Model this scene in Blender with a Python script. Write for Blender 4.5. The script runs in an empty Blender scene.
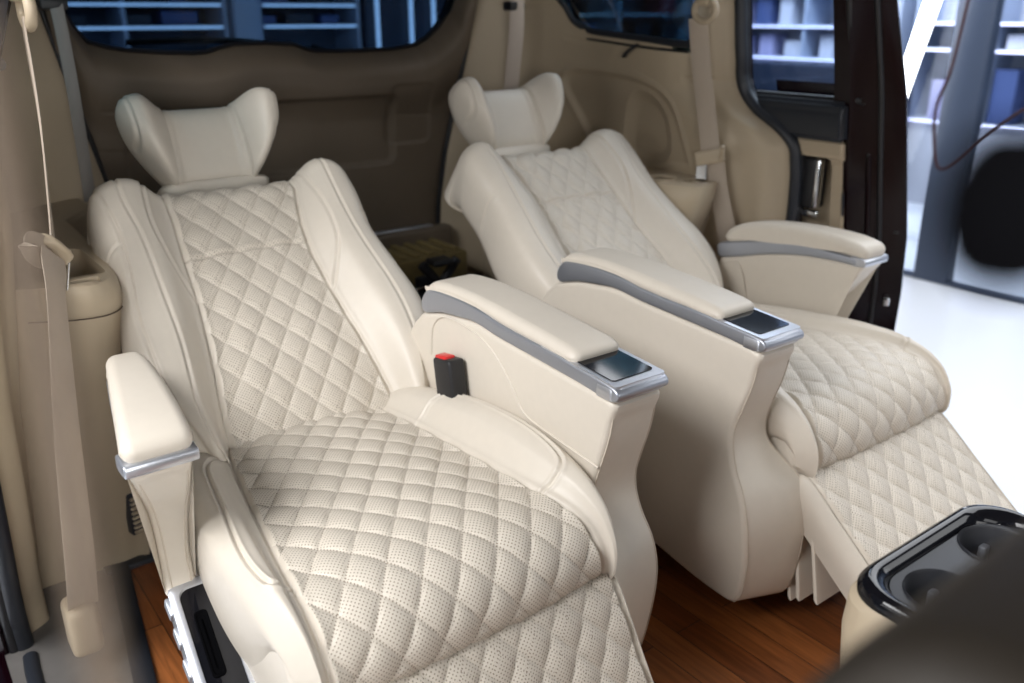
import bpy, bmesh, math, random
import numpy as np
from mathutils import Vector, Matrix
random.seed(4); rng = np.random.default_rng(4)
S = bpy.context.scene
COL = S.collection
PI = math.pi

# ------------------------------------------------------------------ materials
def new_mat(name):
    m = bpy.data.materials.new(name); m.use_nodes = True
    nt = m.node_tree; nt.nodes.clear()
    out = nt.nodes.new('ShaderNodeOutputMaterial')
    return m, nt, out

def srgb(r, g, b):
    f = lambda c: (c/255)/12.92 if c <= 10 else ((c/255+.055)/1.055)**2.4
    return (f(r), f(g), f(b), 1)

def principled(name, col, rough=.5, metal=0., spec=.5, noise=0., nscale=200., bump=0., bscale=400., coat=0., emit=None, estr=0., bdist=.001, aniso=None):
    m, nt, out = new_mat(name); N = nt.nodes.new; L = nt.links.new
    b = N('ShaderNodeBsdfPrincipled'); L(b.outputs[0], out.inputs[0])
    b.inputs['Base Color'].default_value = col
    b.inputs['Roughness'].default_value = rough; b.inputs['Metallic'].default_value = metal
    b.inputs['Specular IOR Level'].default_value = spec; b.inputs['Coat Weight'].default_value = coat
    b.inputs['Coat Roughness'].default_value = .05
    if emit: b.inputs['Emission Color'].default_value = emit; b.inputs['Emission Strength'].default_value = estr
    tc = N('ShaderNodeTexCoord')
    if noise:
        n = N('ShaderNodeTexNoise'); n.inputs['Scale'].default_value = nscale; n.inputs['Detail'].default_value = 4
        L(tc.outputs['Object'], n.inputs['Vector'])
        mx = N('ShaderNodeMix'); mx.data_type = 'RGBA'
        mx.inputs['A'].default_value = tuple(c*(1-noise) for c in col[:3])+(1,)
        mx.inputs['B'].default_value = tuple(min(1, c*(1+noise)) for c in col[:3])+(1,)
        L(n.outputs['Fac'], mx.inputs['Factor']); L(mx.outputs['Result'], b.inputs['Base Color'])
    if bump:
        n2 = N('ShaderNodeTexNoise'); n2.inputs['Scale'].default_value = bscale; n2.inputs['Detail'].default_value = 3
        L(tc.outputs['Object'], n2.inputs['Vector'])
        bp = N('ShaderNodeBump'); bp.inputs['Strength'].default_value = bump; bp.inputs['Distance'].default_value = bdist
        L(n2.outputs['Fac'], bp.inputs['Height']); L(bp.outputs[0], b.inputs['Normal'])
    return m

CREAM = (.64, .58, .495, 1)
M = {}
M['leather'] = principled('cream_leather', CREAM, .42, noise=.03, nscale=60, bump=.25, bscale=900, bdist=.0006, spec=.4)
M['stitch'] = principled('stitch_thread', (.57, .50, .41, 1), .7)
M['plastic'] = principled('beige_plastic', (.46, .375, .265, 1), .48, noise=.03, nscale=40, bump=.12, bscale=700, bdist=.0005, spec=.4)
M['hatchshade'] = principled('shade_darkened_plastic', (.13, .10, .072, 1), .55, noise=.04, nscale=30, bump=.12, bscale=600, bdist=.0005, spec=.3)  # tailgate and sill trim, rear shade darkened into the colour
M['silver'] = principled('brushed_silver', (.60, .62, .67, 1), .34, metal=.85, bump=.05, bscale=300, bdist=.0003)
M['trimgrey'] = principled('satin_grey_metal', (.40, .42, .47, 1), .38, metal=.75, bump=.05, bscale=300, bdist=.0003)
M['gloss'] = principled('gloss_black', (.005, .005, .007, 1), .07, spec=.35, coat=.0)
M['black'] = principled('satin_black', (.012, .012, .014, 1), .45)
M['soot'] = principled('matt_black', (.002, .002, .0025, 1), .9, spec=.02)
M['rubber'] = principled('black_blue_rubber', (.018, .021, .028, 1), .42, bump=.1, bscale=300, bdist=.0004)
M['dark'] = principled('dark_plastic', (.02, .021, .026, 1), .5, noise=.1, nscale=30)
M['red'] = principled('red_button', (.62, .02, .02, 1), .3)
M['chrome'] = principled('chrome', (.75, .77, .8, 1), .12, metal=1)
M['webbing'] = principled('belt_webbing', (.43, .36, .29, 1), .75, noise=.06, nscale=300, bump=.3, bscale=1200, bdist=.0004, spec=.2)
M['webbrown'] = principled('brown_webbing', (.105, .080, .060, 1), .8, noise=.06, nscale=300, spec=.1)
M['webpale'] = principled('pale_webbing', (.56, .48, .41, 1), .75, noise=.06, nscale=300, bump=.3, bscale=1200, bdist=.0004, spec=.2)
M['webgrey'] = principled('grey_webbing', (.25, .235, .22, 1), .75, noise=.06, nscale=300, spec=.2)
M['burgundy'] = principled('burgundy_paint', (.0062, .0009, .0024, 1), .22, coat=.0, spec=.28)
M['carpet'] = principled('worn_grey_carpet', (.13, .122, .115, 1), .9, noise=.35, nscale=14, bump=.5, bscale=500, bdist=.001, spec=.1)
M['cargomat'] = principled('black_cargo_mat', (.012, .012, .013, 1), .8, noise=.2, nscale=60, spec=.2)
M['foam'] = principled('tan_foam', (.16, .115, .04, 1), .85, noise=.2, nscale=40)
M['yellow'] = principled('yellow_cap', (.6, .5, .03, 1), .4)
M['headliner'] = principled('headliner', (.11, .10, .09, 1), .9, noise=.04, nscale=100)
M['seatshade'] = principled('shade_darkened_seat_leather', (.022, .017, .012, 1), .55, noise=.04, nscale=60, spec=.3)  # front seat leather, its backlit shade put into the base colour
M['groundm'] = principled('white_showroom_floor', (.80, .82, .86, 1), .22, noise=.02, nscale=3)
M['bluegrey'] = principled('blue_grey_post', (.050, .068, .110, 1), .4)
M['cabinet'] = principled('navy_cabinet', (.016, .022, .040, 1), .4, noise=.15, nscale=5)
M['shelf'] = principled('pale_shelf', (.42, .47, .58, 1), .5)
M['shelfback'] = principled('shelf_back_panel', (.12, .145, .20, 1), .6)
M['boxdark'] = principled('dark_box', (.02, .025, .04, 1), .5)
M['boxblue'] = principled('blue_box', (.06, .09, .22, 1), .5)
M['boxwhite'] = principled('white_box', (.6, .6, .66, 1), .5)
M['boxlilac'] = principled('lilac_box', (.40, .38, .58, 1), .5)
M['boxred'] = principled('red_box', (.25, .04, .05, 1), .5)
M['led'] = principled('led_strip', (.9, .93, 1, 1), .5, emit=(.66, .80, 1, 1), estr=1.9)
M['ledviolet'] = principled('violet_led_strip', (.8, .8, 1, 1), .5, emit=(.70, .68, 1, 1), estr=2.6)
M['tube'] = principled('white_streak_glow', (1, 1, 1, 1), .5, emit=(.93, .96, 1, 1), estr=7)  # glow imitating a bright reflected streak
M['cable'] = principled('brown_cable', (.05, .025, .03, 1), .6, spec=.2)

def glass(name, tint, refl=.08, rough=.02):
    m, nt, out = new_mat(name); N = nt.nodes.new; L = nt.links.new
    t = N('ShaderNodeBsdfTransparent'); t.inputs[0].default_value = tint
    g = N('ShaderNodeBsdfGlossy'); g.inputs['Roughness'].default_value = rough; g.inputs['Color'].default_value = (1, 1, 1, 1)
    fr = N('ShaderNodeFresnel'); fr.inputs['IOR'].default_value = 1.22
    mx = N('ShaderNodeMixShader'); L(fr.outputs[0], mx.inputs[0]); L(t.outputs[0], mx.inputs[1]); L(g.outputs[0], mx.inputs[2])
    L(mx.outputs[0], out.inputs[0]); return m
M['tint'] = glass('dark_tinted_glass', (.30, .40, .50, 1))
M['tintq'] = glass('quarter_tinted_glass', (.22, .32, .36, 1))
M['clear'] = glass('clear_glass', (.80, .86, .92, 1))
M['partition'] = glass('partition_glass', (.80, .85, .90, 1))

def quilt_mat(name, W, H):
    """perforated leather: staggered punched holes and dashed thread along the diamond seams, all in the panel's own UV metres"""
    m, nt, out = new_mat(name); N = nt.nodes.new; L = nt.links.new
    b = N('ShaderNodeBsdfPrincipled'); L(b.outputs[0], out.inputs[0])
    b.inputs['Roughness'].default_value = .46; b.inputs['Specular IOR Level'].default_value = .35
    uv = N('ShaderNodeUVMap'); uv.uv_map = 'UVMap'
    def vm(op, a, bb=None):
        n = N('ShaderNodeVectorMath'); n.operation = op
        L(a, n.inputs[0])
        if bb is not None:
            if isinstance(bb, tuple): n.inputs[1].default_value = bb
            else: L(bb, n.inputs[1])
        return n
    def ma(op, a, bb=None):
        n = N('ShaderNodeMath'); n.operation = op
        for i, v in enumerate((a, bb)):
            if v is None: continue
            if isinstance(v, (int, float)): n.inputs[i].default_value = v
            else: L(v, n.inputs[i])
        return n.outputs[0]
    pit = .0066
    sc = vm('MULTIPLY', uv.outputs[0], (1/pit, 1/pit, 0)).outputs[0]
    def dist(off):
        a = vm('ADD', sc, (off, off, 0)).outputs[0]
        f = vm('FRACTION', a).outputs[0]
        c = vm('SUBTRACT', f, (.5, .5, 0)).outputs[0]
        return vm('LENGTH', c).outputs['Value']
    d = ma('MINIMUM', dist(0.), dist(.5))
    hole = N('ShaderNodeMapRange'); hole.inputs['From Min'].default_value = .10; hole.inputs['From Max'].default_value = .20
    hole.inputs['To Min'].default_value = 1; hole.inputs['To Max'].default_value = 0; L(d, hole.inputs['Value'])
    sep = N('ShaderNodeSeparateXYZ'); L(uv.outputs[0], sep.inputs[0])
    p = ma('DIVIDE', sep.outputs[0], W); s = ma('DIVIDE', sep.outputs[1], H)
    A = ma('ADD', p, s); B = ma('SUBTRACT', p, s)
    def near(x):
        return ma('ABSOLUTE', ma('SUBTRACT', ma('FRACT', ma('ADD', x, 100.5)), .5))
    na, nb = near(A), near(B)
    dash = 1/.0048*math.hypot(W, H)*.5
    def thread(nx, along):
        on = ma('LESS_THAN', nx, .026)
        dd = ma('GREATER_THAN', ma('FRACT', ma('MULTIPLY', ma('ADD', along, 100.), dash)), .68)
        return ma('MULTIPLY', on, dd)
    th = ma('MAXIMUM', thread(na, B), thread(nb, A))
    guard = ma('GREATER_THAN', ma('MINIMUM', na, nb), .055)
    hh = ma('MULTIPLY', hole.outputs[0], guard)
    n = N('ShaderNodeTexNoise'); n.inputs['Scale'].default_value = 60; tc = N('ShaderNodeTexCoord'); L(tc.outputs['Object'], n.inputs['Vector'])
    m0 = N('ShaderNodeMix'); m0.data_type = 'RGBA'; L(n.outputs['Fac'], m0.inputs['Factor'])
    m0.inputs['A'].default_value = tuple(c*.97 for c in CREAM[:3])+(1,); m0.inputs['B'].default_value = tuple(c*1.03 for c in CREAM[:3])+(1,)
    m1 = N('ShaderNodeMix'); m1.data_type = 'RGBA'; L(hh, m1.inputs['Factor']); L(m0.outputs['Result'], m1.inputs['A']); m1.inputs['B'].default_value = (.30, .25, .185, 1)
    m2 = N('ShaderNodeMix'); m2.data_type = 'RGBA'; L(th, m2.inputs['Factor']); L(m1.outputs['Result'], m2.inputs['A']); m2.inputs['B'].default_value = (.25, .20, .15, 1)
    L(m2.outputs['Result'], b.inputs['Base Color'])
    bp = N('ShaderNodeBump'); bp.inputs['Strength'].default_value = .5; bp.inputs['Distance'].default_value = .0008; bp.invert = True
    L(ma('MAXIMUM', hh, th), bp.inputs['Height']); L(bp.outputs[0], b.inputs['Normal'])
    return m
QW, QH = .060, .080      # a seam wherever p/W +- s/H is a whole number
M['quilt'] = quilt_mat('quilted_perforated_leather', QW, QH)

def wood_mat():
    m, nt, out = new_mat('orange_plank_wood'); N = nt.nodes.new; L = nt.links.new
    b = N('ShaderNodeBsdfPrincipled'); L(b.outputs[0], out.inputs[0])
    b.inputs['Roughness'].default_value = .32; b.inputs['Coat Weight'].default_value = .25; b.inputs['Coat Roughness'].default_value = .2
    tc = N('ShaderNodeTexCoord')
    mp = N('ShaderNodeMapping'); mp.inputs['Rotation'].default_value = (0, 0, PI/2); L(tc.outputs['Object'], mp.inputs['Vector'])
    br = N('ShaderNodeTexBrick'); br.inputs['Scale'].default_value = 1; br.inputs['Brick Width'].default_value = .46; br.inputs['Row Height'].default_value = .066
    br.inputs['Mortar Size'].default_value = .0011; br.inputs['Mortar Smooth'].default_value = .2; br.offset = .37
    br.inputs['Color1'].default_value = (.32, .110, .033, 1); br.inputs['Color2'].default_value = (.19, .058, .018, 1); br.inputs['Mortar'].default_value = (.03, .010, .004, 1)
    L(mp.outputs[0], br.inputs['Vector'])
    mp2 = N('ShaderNodeMapping'); mp2.inputs['Scale'].default_value = (60, 5, 5); L(tc.outputs['Object'], mp2.inputs['Vector'])
    n = N('ShaderNodeTexNoise'); n.inputs['Scale'].default_value = 1.6; n.inputs['Detail'].default_value = 8; n.inputs['Distortion'].default_value = .7; L(mp2.outputs[0], n.inputs['Vector'])
    cr = N('ShaderNodeValToRGB'); cr.color_ramp.elements[0].position = .3; cr.color_ramp.elements[0].color = (.55, .5, .45, 1); cr.color_ramp.elements[1].position = .7; cr.color_ramp.elements[1].color = (1.25, 1.2, 1.1, 1)
    L(n.outputs['Fac'], cr.inputs[0])
    mx = N('ShaderNodeMix'); mx.data_type = 'RGBA'; mx.blend_type = 'MULTIPLY'; mx.inputs['Factor'].default_value = .8
    L(br.outputs['Color'], mx.inputs['A']); L(cr.outputs[0], mx.inputs['B']); L(mx.outputs['Result'], b.inputs['Base Color'])
    bp = N('ShaderNodeBump'); bp.inputs['Strength'].default_value = .4; bp.inputs['Distance'].default_value = .001; bp.invert = True
    L(br.outputs['Fac'], bp.inputs['Height']); L(bp.outputs[0], b.inputs['Normal'])
    return m
M['wood'] = wood_mat()

# ------------------------------------------------------------------ object helpers
def tag(o, label=None, cat=None, group=None, kind=None):
    if label: o['label'] = label
    if cat: o['category'] = cat
    if group: o['group'] = group
    if kind: o['kind'] = kind
    return o

def empty(name, loc=(0, 0, 0)):
    o = bpy.data.objects.new(name, None); COL.objects.link(o); o.location = loc; o.empty_display_size = .1
    return o

def link(name, me, mats, parent=None, smooth=40, loc=None):
    if not isinstance(mats, (list, tuple)): mats = [mats]
    for m in mats: me.materials.append(m)
    o = bpy.data.objects.new(name, me); COL.objects.link(o)
    if smooth:
        me.polygons.foreach_set('use_smooth', [True]*len(me.polygons)); me.set_sharp_from_angle(angle=math.radians(smooth))
    if parent is not None:
        o.parent = parent; o.matrix_parent_inverse = Matrix.Translation(-Vector(parent_world(parent)))
    me.update()
    return o

def parent_world(p):
    v = Vector(p.location) if p.type == 'EMPTY' else Vector((0, 0, 0))
    return v

def mesh_np(name, V, F, uv=None, mi=None):
    """V (n,3), F (m,4) int quads"""
    me = bpy.data.meshes.new(name)
    V = np.asarray(V, dtype=np.float32); F = np.asarray(F, dtype=np.int32)
    me.vertices.add(len(V)); me.vertices.foreach_set('co', V.ravel())
    me.loops.add(F.size); me.loops.foreach_set('vertex_index', F.ravel())
    me.polygons.add(len(F)); me.polygons.foreach_set('loop_start', np.arange(0, F.size, F.shape[1], dtype=np.int32))
    me.polygons.foreach_set('loop_total', np.full(len(F), F.shape[1], dtype=np.int32))
    if mi is not None: me.polygons.foreach_set('material_index', np.asarray(mi, dtype=np.int32))
    me.update(calc_edges=True)
    if uv is not None:
        l = me.uv_layers.new(name='UVMap'); l.data.foreach_set('uv', np.asarray(uv, dtype=np.float32)[F.ravel()].ravel())
    me.validate()
    return me

def grid_faces(nr, nc, mask=None, wrap=False, flip=False):
    i = np.arange(nr-1)[:, None]; n2 = nc if wrap else nc-1
    j = np.arange(n2)[None, :]; jn = (j+1) % nc
    a = i*nc+j; b = i*nc+jn; c = (i+1)*nc+jn; d = (i+1)*nc+j
    F = np.stack([a, b, c, d], -1)
    if flip: F = F[..., ::-1]
    if mask is not None: F = F[mask]
    return F.reshape(-1, 4)

def grid_normals(B):
    du = np.gradient(B, axis=1); dv = np.gradient(B, axis=0)
    n = np.cross(du, dv); l = np.linalg.norm(n, axis=-1, keepdims=True); l[l < 1e-12] = 1
    return n/l

def cr(pts, n, closed=False):
    """Catmull-Rom through points, resampled evenly by arc length to n points"""
    P = np.asarray(pts, float)
    if closed: Q = np.vstack([P[-1], P, P[0], P[1]])
    else: Q = np.vstack([2*P[0]-P[1], P, 2*P[-1]-P[-2]])
    out = []
    for k in range(1, len(Q)-2):
        p0, p1, p2, p3 = Q[k-1:k+3]
        d = max(.0001, np.linalg.norm(p2-p1))
        t = np.linspace(0, 1, 24, endpoint=False)[:, None]
        out.append(.5*((2*p1)+(-p0+p2)*t+(2*p0-5*p1+4*p2-p3)*t**2+(-p0+3*p1-3*p2+p3)*t**3))
    out = np.vstack(out+[Q[-2][None]])
    s = np.r_[0, np.cumsum(np.linalg.norm(np.diff(out, axis=0), axis=1))]
    q = np.linspace(0, s[-1], n, endpoint=not closed)
    return np.stack([np.interp(q, s, out[:, k]) for k in range(P.shape[1])], 1)

def polydist(P, L):
    """distance of points P (...,2) to polyline L (k,2)"""
    d = np.full(P.shape[:-1], 1e9)
    for a, b in zip(L[:-1], L[1:]):
        ab = b-a; t = np.clip(((P-a)@ab)/max(ab@ab, 1e-12), 0, 1)
        d = np.minimum(d, np.linalg.norm(P-a-t[..., None]*ab, axis=-1))
    return d

def groove(d, depth=.0032, sig=.0030, lip=.0010):
    return -depth*np.exp(-(d/sig)**2)+lip*np.exp(-((d-2.2*sig)/(1.2*sig))**2)

def tube(name, pts, r, mat, parent=None, seg=8, n=None, flat=None, up=(0, 0, 1), spline=True):
    """round (or elliptical, flat=(w,h)) tube along points"""
    P = cr(pts, n or max(12, len(pts)*6)) if spline else np.asarray(pts, float)
    T = np.gradient(P, axis=0); T /= np.linalg.norm(T, axis=1, keepdims=True)
    U = np.asarray(up, float); X = np.cross(T, U); X /= np.linalg.norm(X, axis=1, keepdims=True)+1e-9
    Y = np.cross(X, T)
    a = np.linspace(0, 2*PI, seg, endpoint=False)
    w, h = flat if flat else (r, r)
    V = P[:, None]+X[:, None]*(np.cos(a)*w)[None, :, None]+Y[:, None]*(np.sin(a)*h)[None, :, None]
    nr = len(P); F = grid_faces(nr, seg, wrap=True).tolist()
    me = bpy.data.meshes.new(name)
    F += [list(range(seg))[::-1], [(nr-1)*seg+k for k in range(seg)]]
    me.from_pydata(V.reshape(-1, 3).tolist(), [], F); me.update()
    return link(name, me, mat, parent, 60)

def strap(name, pts, width, mat, parent=None, wdir=(0, 1, 0), thick=.0022, n=40):
    """flat webbing ribbon with thickness; wdir is one vector or one per point"""
    P = cr(pts, n); T = np.gradient(P, axis=0); T /= np.linalg.norm(T, axis=1, keepdims=True)
    W = np.asarray(wdir, float)
    if W.ndim == 1: W = np.tile(W, (n, 1))
    else: W = cr(W, n)
    W = W-T*(W*T).sum(1, keepdims=True); W /= np.linalg.norm(W, axis=1, keepdims=True)
    Nn = np.cross(T, W)
    c = [(-.5, -.3), (-.48, -.5), (.48, -.5), (.5, -.3), (.5, .3), (.48, .5), (-.48, .5), (-.5, .3)]
    V = np.stack([P+W*(a*width)+Nn*(b*thick) for a, b in c], 1)
    F = grid_faces(n, 8, wrap=True).tolist()+[list(range(8))[::-1], [(n-1)*8+k for k in range(8)]]
    me = bpy.data.meshes.new(name); me.from_pydata(V.reshape(-1, 3).tolist(), [], F); me.update()
    return link(name, me, mat, parent, 50)

def rbox(name, lo, hi, r, mat, parent=None, seg=3, rot=None, pivot=None, taper=None):
    bm = bmesh.new(); bmesh.ops.create_cube(bm, size=1)
    lo, hi = Vector(lo), Vector(hi)
    for v in bm.verts:
        v.co = Vector([(lo[i]+hi[i])/2+v.co[i]*(hi[i]-lo[i]) for i in range(3)])
    if taper: taper(bm)
    if r: bmesh.ops.bevel(bm, geom=bm.edges[:], offset=r, segments=seg, affect='EDGES', profile=.5)
    if rot is not None:
        c = Vector(pivot) if pivot is not None else (lo+hi)/2
        bmesh.ops.rotate(bm, cent=c, matrix=rot, verts=bm.verts)
    me = bpy.data.meshes.new(name); bm.to_mesh(me); bm.free()
    return link(name, me, mat, parent, 35)

def slab(name, prof, o0, o1, r, mat, sg, parent=None, seg=5, ofun=None, n=None, smooth=True, yfun=None):
    """solid: closed (y,z) outline between lateral distances o0<o1 from the van's centre plane, edges rounded by r; sg mirrors.
    ofun(side, y, z) may move each side face."""
    P = cr(prof, n or 120, closed=True) if smooth else np.asarray(prof, float)
    area = .5*np.sum(P[:, 0]*np.roll(P[:, 1], -1)-np.roll(P[:, 0], -1)*P[:, 1])
    T = np.roll(P, -1, 0)-np.roll(P, 1, 0); T /= np.linalg.norm(T, axis=1, keepdims=True)+1e-12
    Nn = np.stack([T[:, 1], -T[:, 0]], 1)*(1 if area > 0 else -1)
    rings = []
    def ring(side, th):
        Q = P-Nn*(r*(1-math.sin(th)))
        base = np.full(len(P), o0 if side == 0 else o1) if ofun is None else ofun(side, P[:, 0], P[:, 1])
        o = base+(1 if side == 0 else -1)*r*(1-math.cos(th))
        yy = Q[:, 0] if yfun is None else Q[:, 0]+yfun(side, P[:, 0], P[:, 1])
        return np.stack([sg*o, yy, Q[:, 1]], 1)
    ths = np.linspace(0, PI/2, seg+1)
    for th in ths: rings.append(ring(0, th))
    for th in ths[::-1]: rings.append(ring(1, th))
    V = np.stack(rings); nr, nc = V.shape[:2]
    F = grid_faces(nr, nc, wrap=True).tolist()+[list(range(nc))[::-1], [(nr-1)*nc+k for k in range(nc)]]
    me = bpy.data.meshes.new(name); me.from_pydata(V.reshape(-1, 3).tolist(), [], F); me.update()
    bm = bmesh.new(); bm.from_mesh(me); bmesh.ops.triangulate(bm, faces=[f for f in bm.faces if len(f.verts) > 4]); bmesh.ops.recalc_face_normals(bm, faces=bm.faces); bm.to_mesh(me); bm.free()
    return link(name, me, mat, parent, 40)

def stack(name, rings, mat, parent=None, sg=1, cap=True, smooth=40):
    """closed plan outlines [(x,y)...] at heights: rings = [(z, pts)]"""
    V = np.stack([np.column_stack([np.asarray(p)[:, 0]*sg, np.asarray(p)[:, 1], np.full(len(p), z) if np.isscalar(z) else z]) for z, p in rings])
    nr, nc = V.shape[:2]
    F = grid_faces(nr, nc, wrap=True).tolist()
    if cap: F += [list(range(nc))[::-1], [(nr-1)*nc+k for k in range(nc)]]
    me = bpy.data.meshes.new(name); me.from_pydata(V.reshape(-1, 3).tolist(), [], F); me.update()
    bm = bmesh.new(); bm.from_mesh(me); bmesh.ops.recalc_face_normals(bm, faces=bm.faces); bm.to_mesh(me); bm.free()
    return link(name, me, mat, parent, smooth)

def lathe(name, prof, c, mat, parent=None, seg=28):
    a = np.linspace(0, 2*PI, seg, endpoint=False)
    V = np.array([[(c[0]+r*math.cos(t), c[1]+r*math.sin(t), c[2]+z) for t in a] for r, z in prof])
    nr = len(prof); F = grid_faces(nr, seg, wrap=True).tolist()+[[k for k in range(seg)][::-1], [(nr-1)*seg+k for k in range(seg)]]
    me = bpy.data.meshes.new(name); me.from_pydata(V.reshape(-1, 3).tolist(), [], F); me.update()
    bm = bmesh.new(); bm.from_mesh(me); bmesh.ops.recalc_face_normals(bm, faces=bm.faces); bm.to_mesh(me); bm.free()
    return link(name, me, mat, parent, 35)

def cut(o, cutters):
    """subtract the cutters from o's mesh for good and throw the cutters away"""
    for c in cutters:
        md = o.modifiers.new('b', 'BOOLEAN'); md.operation = 'DIFFERENCE'; md.object = c; md.solver = 'EXACT'
    dg = bpy.context.evaluated_depsgraph_get()
    me = bpy.data.meshes.new_from_object(o.evaluated_get(dg)); o.modifiers.clear(); o.data = me
    for c in cutters: bpy.data.objects.remove(c)
    me.set_sharp_from_angle(angle=math.radians(35))
    return o

def quilt_height(p, s, W=QW, H=QH, A=.0078):
    a = PI*(p/W+s/H); b = PI*(p/W-s/H)
    return A*((np.abs(np.sin(a))*np.abs(np.sin(b)))**.42)

def upholstery(name, B, sg, parent, qcols, qlabel, ps, disp, out_ref, mats=None, quilt_rows=None):
    """Surface grid B (rows, cols, (o,y,z)); columns qcols=(a,b) become the child quilted_panel. ps = (p, s) coordinates."""
    Nn = grid_normals(B)
    mid = (B.shape[0]//2, B.shape[1]//2)
    if np.dot(Nn[mid], out_ref) < 0: Nn = -Nn
    V = B+Nn*disp[..., None]
    V = V.copy(); V[..., 0] *= sg
    nr, nc = B.shape[:2]; fl = sg < 0
    uv = np.stack([ps[0], ps[1]], -1).reshape(-1, 2)
    inq = np.zeros((nr-1, nc-1), bool); inq[:, qcols[0]:qcols[1]] = True
    if quilt_rows: inq[:quilt_rows[0]] = False; inq[quilt_rows[1]:] = False
    def part(nm, mask, mat, par):
        F = grid_faces(nr, nc, mask, flip=fl); used = np.unique(F); mp = np.full(nr*nc, -1); mp[used] = np.arange(len(used))
        me = mesh_np(nm, V.reshape(-1, 3)[used], mp[F], uv[used])
        return link(nm, me, mat, par, 180)
    body = part(name, ~inq, M['leather'], parent)
    q = part('quilted_panel', inq, M['quilt'], body)
    q['label'] = qlabel
    return body, q

def spread(knots_pos, knots_val, pos):
    """smooth (Catmull-Rom like, via cubic Hermite) interpolation of 1-D knots, vectorised over pos"""
    x = np.asarray(knots_pos, float); y = np.asarray(knots_val, float)
    m = np.gradient(y, x) if len(x) > 2 else np.full(len(x), (y[-1]-y[0])/(x[-1]-x[0]))
    pos = np.clip(pos, x[0], x[-1]); k = np.clip(np.searchsorted(x, pos)-1, 0, len(x)-2)
    h = x[k+1]-x[k]; t = (pos-x[k])/h
    return (2*t**3-3*t**2+1)*y[k]+(t**3-2*t**2+t)*h*m[k]+(-2*t**3+3*t**2)*y[k+1]+(t**3-t**2)*h*m[k+1]

# ------------------------------------------------------------------ the two quilted seats
# lateral positions are distances o from the van's centre plane; the right seat is the mirror image of the left one
def section_cols(ctrl, ncols):
    """ctrl: list of (rows,2) arrays (o,h) per control column; returns (rows, sum(ncols)+1, 2) by Catmull-Rom across, each span ncols[k]"""
    C = np.stack(ctrl, 1)                                   # rows, k, 2
    Q = np.concatenate([2*C[:, :1]-C[:, 1:2], C, 2*C[:, -1:]-C[:, -2:-1]], 1)
    out = []
    for k in range(len(ctrl)-1):
        p0, p1, p2, p3 = Q[:, k], Q[:, k+1], Q[:, k+2], Q[:, k+3]
        t = np.linspace(0, 1, ncols[k], endpoint=False)[None, :, None]
        p0, p1, p2, p3 = [a[:, None] for a in (p0, p1, p2, p3)]
        out.append(.5*((2*p1)+(-p0+p2)*t+(2*p0-5*p1+4*p2-p3)*t**2+(-p0+3*p1-3*p2+p3)*t**3))
    out.append(C[:, -1:][:, :, :])
    return np.concatenate(out, 1)

def path_frame(path, n):
    P = cr(path, n); T = np.gradient(P, axis=0); T /= np.linalg.norm(T, axis=1, keepdims=True)
    s = np.r_[0, np.cumsum(np.linalg.norm(np.diff(P, axis=0), axis=1))]
    return P, T, s

def edge_fade(nc, a, b, o, s, w=.006):
    """1 inside the quilt, falling to 0 at its left and right seams"""
    d = np.minimum(o-o[:, a:a+1], o[:, b:b+1]-o)
    return np.clip(d/w, 0, 1)**.5

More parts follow.
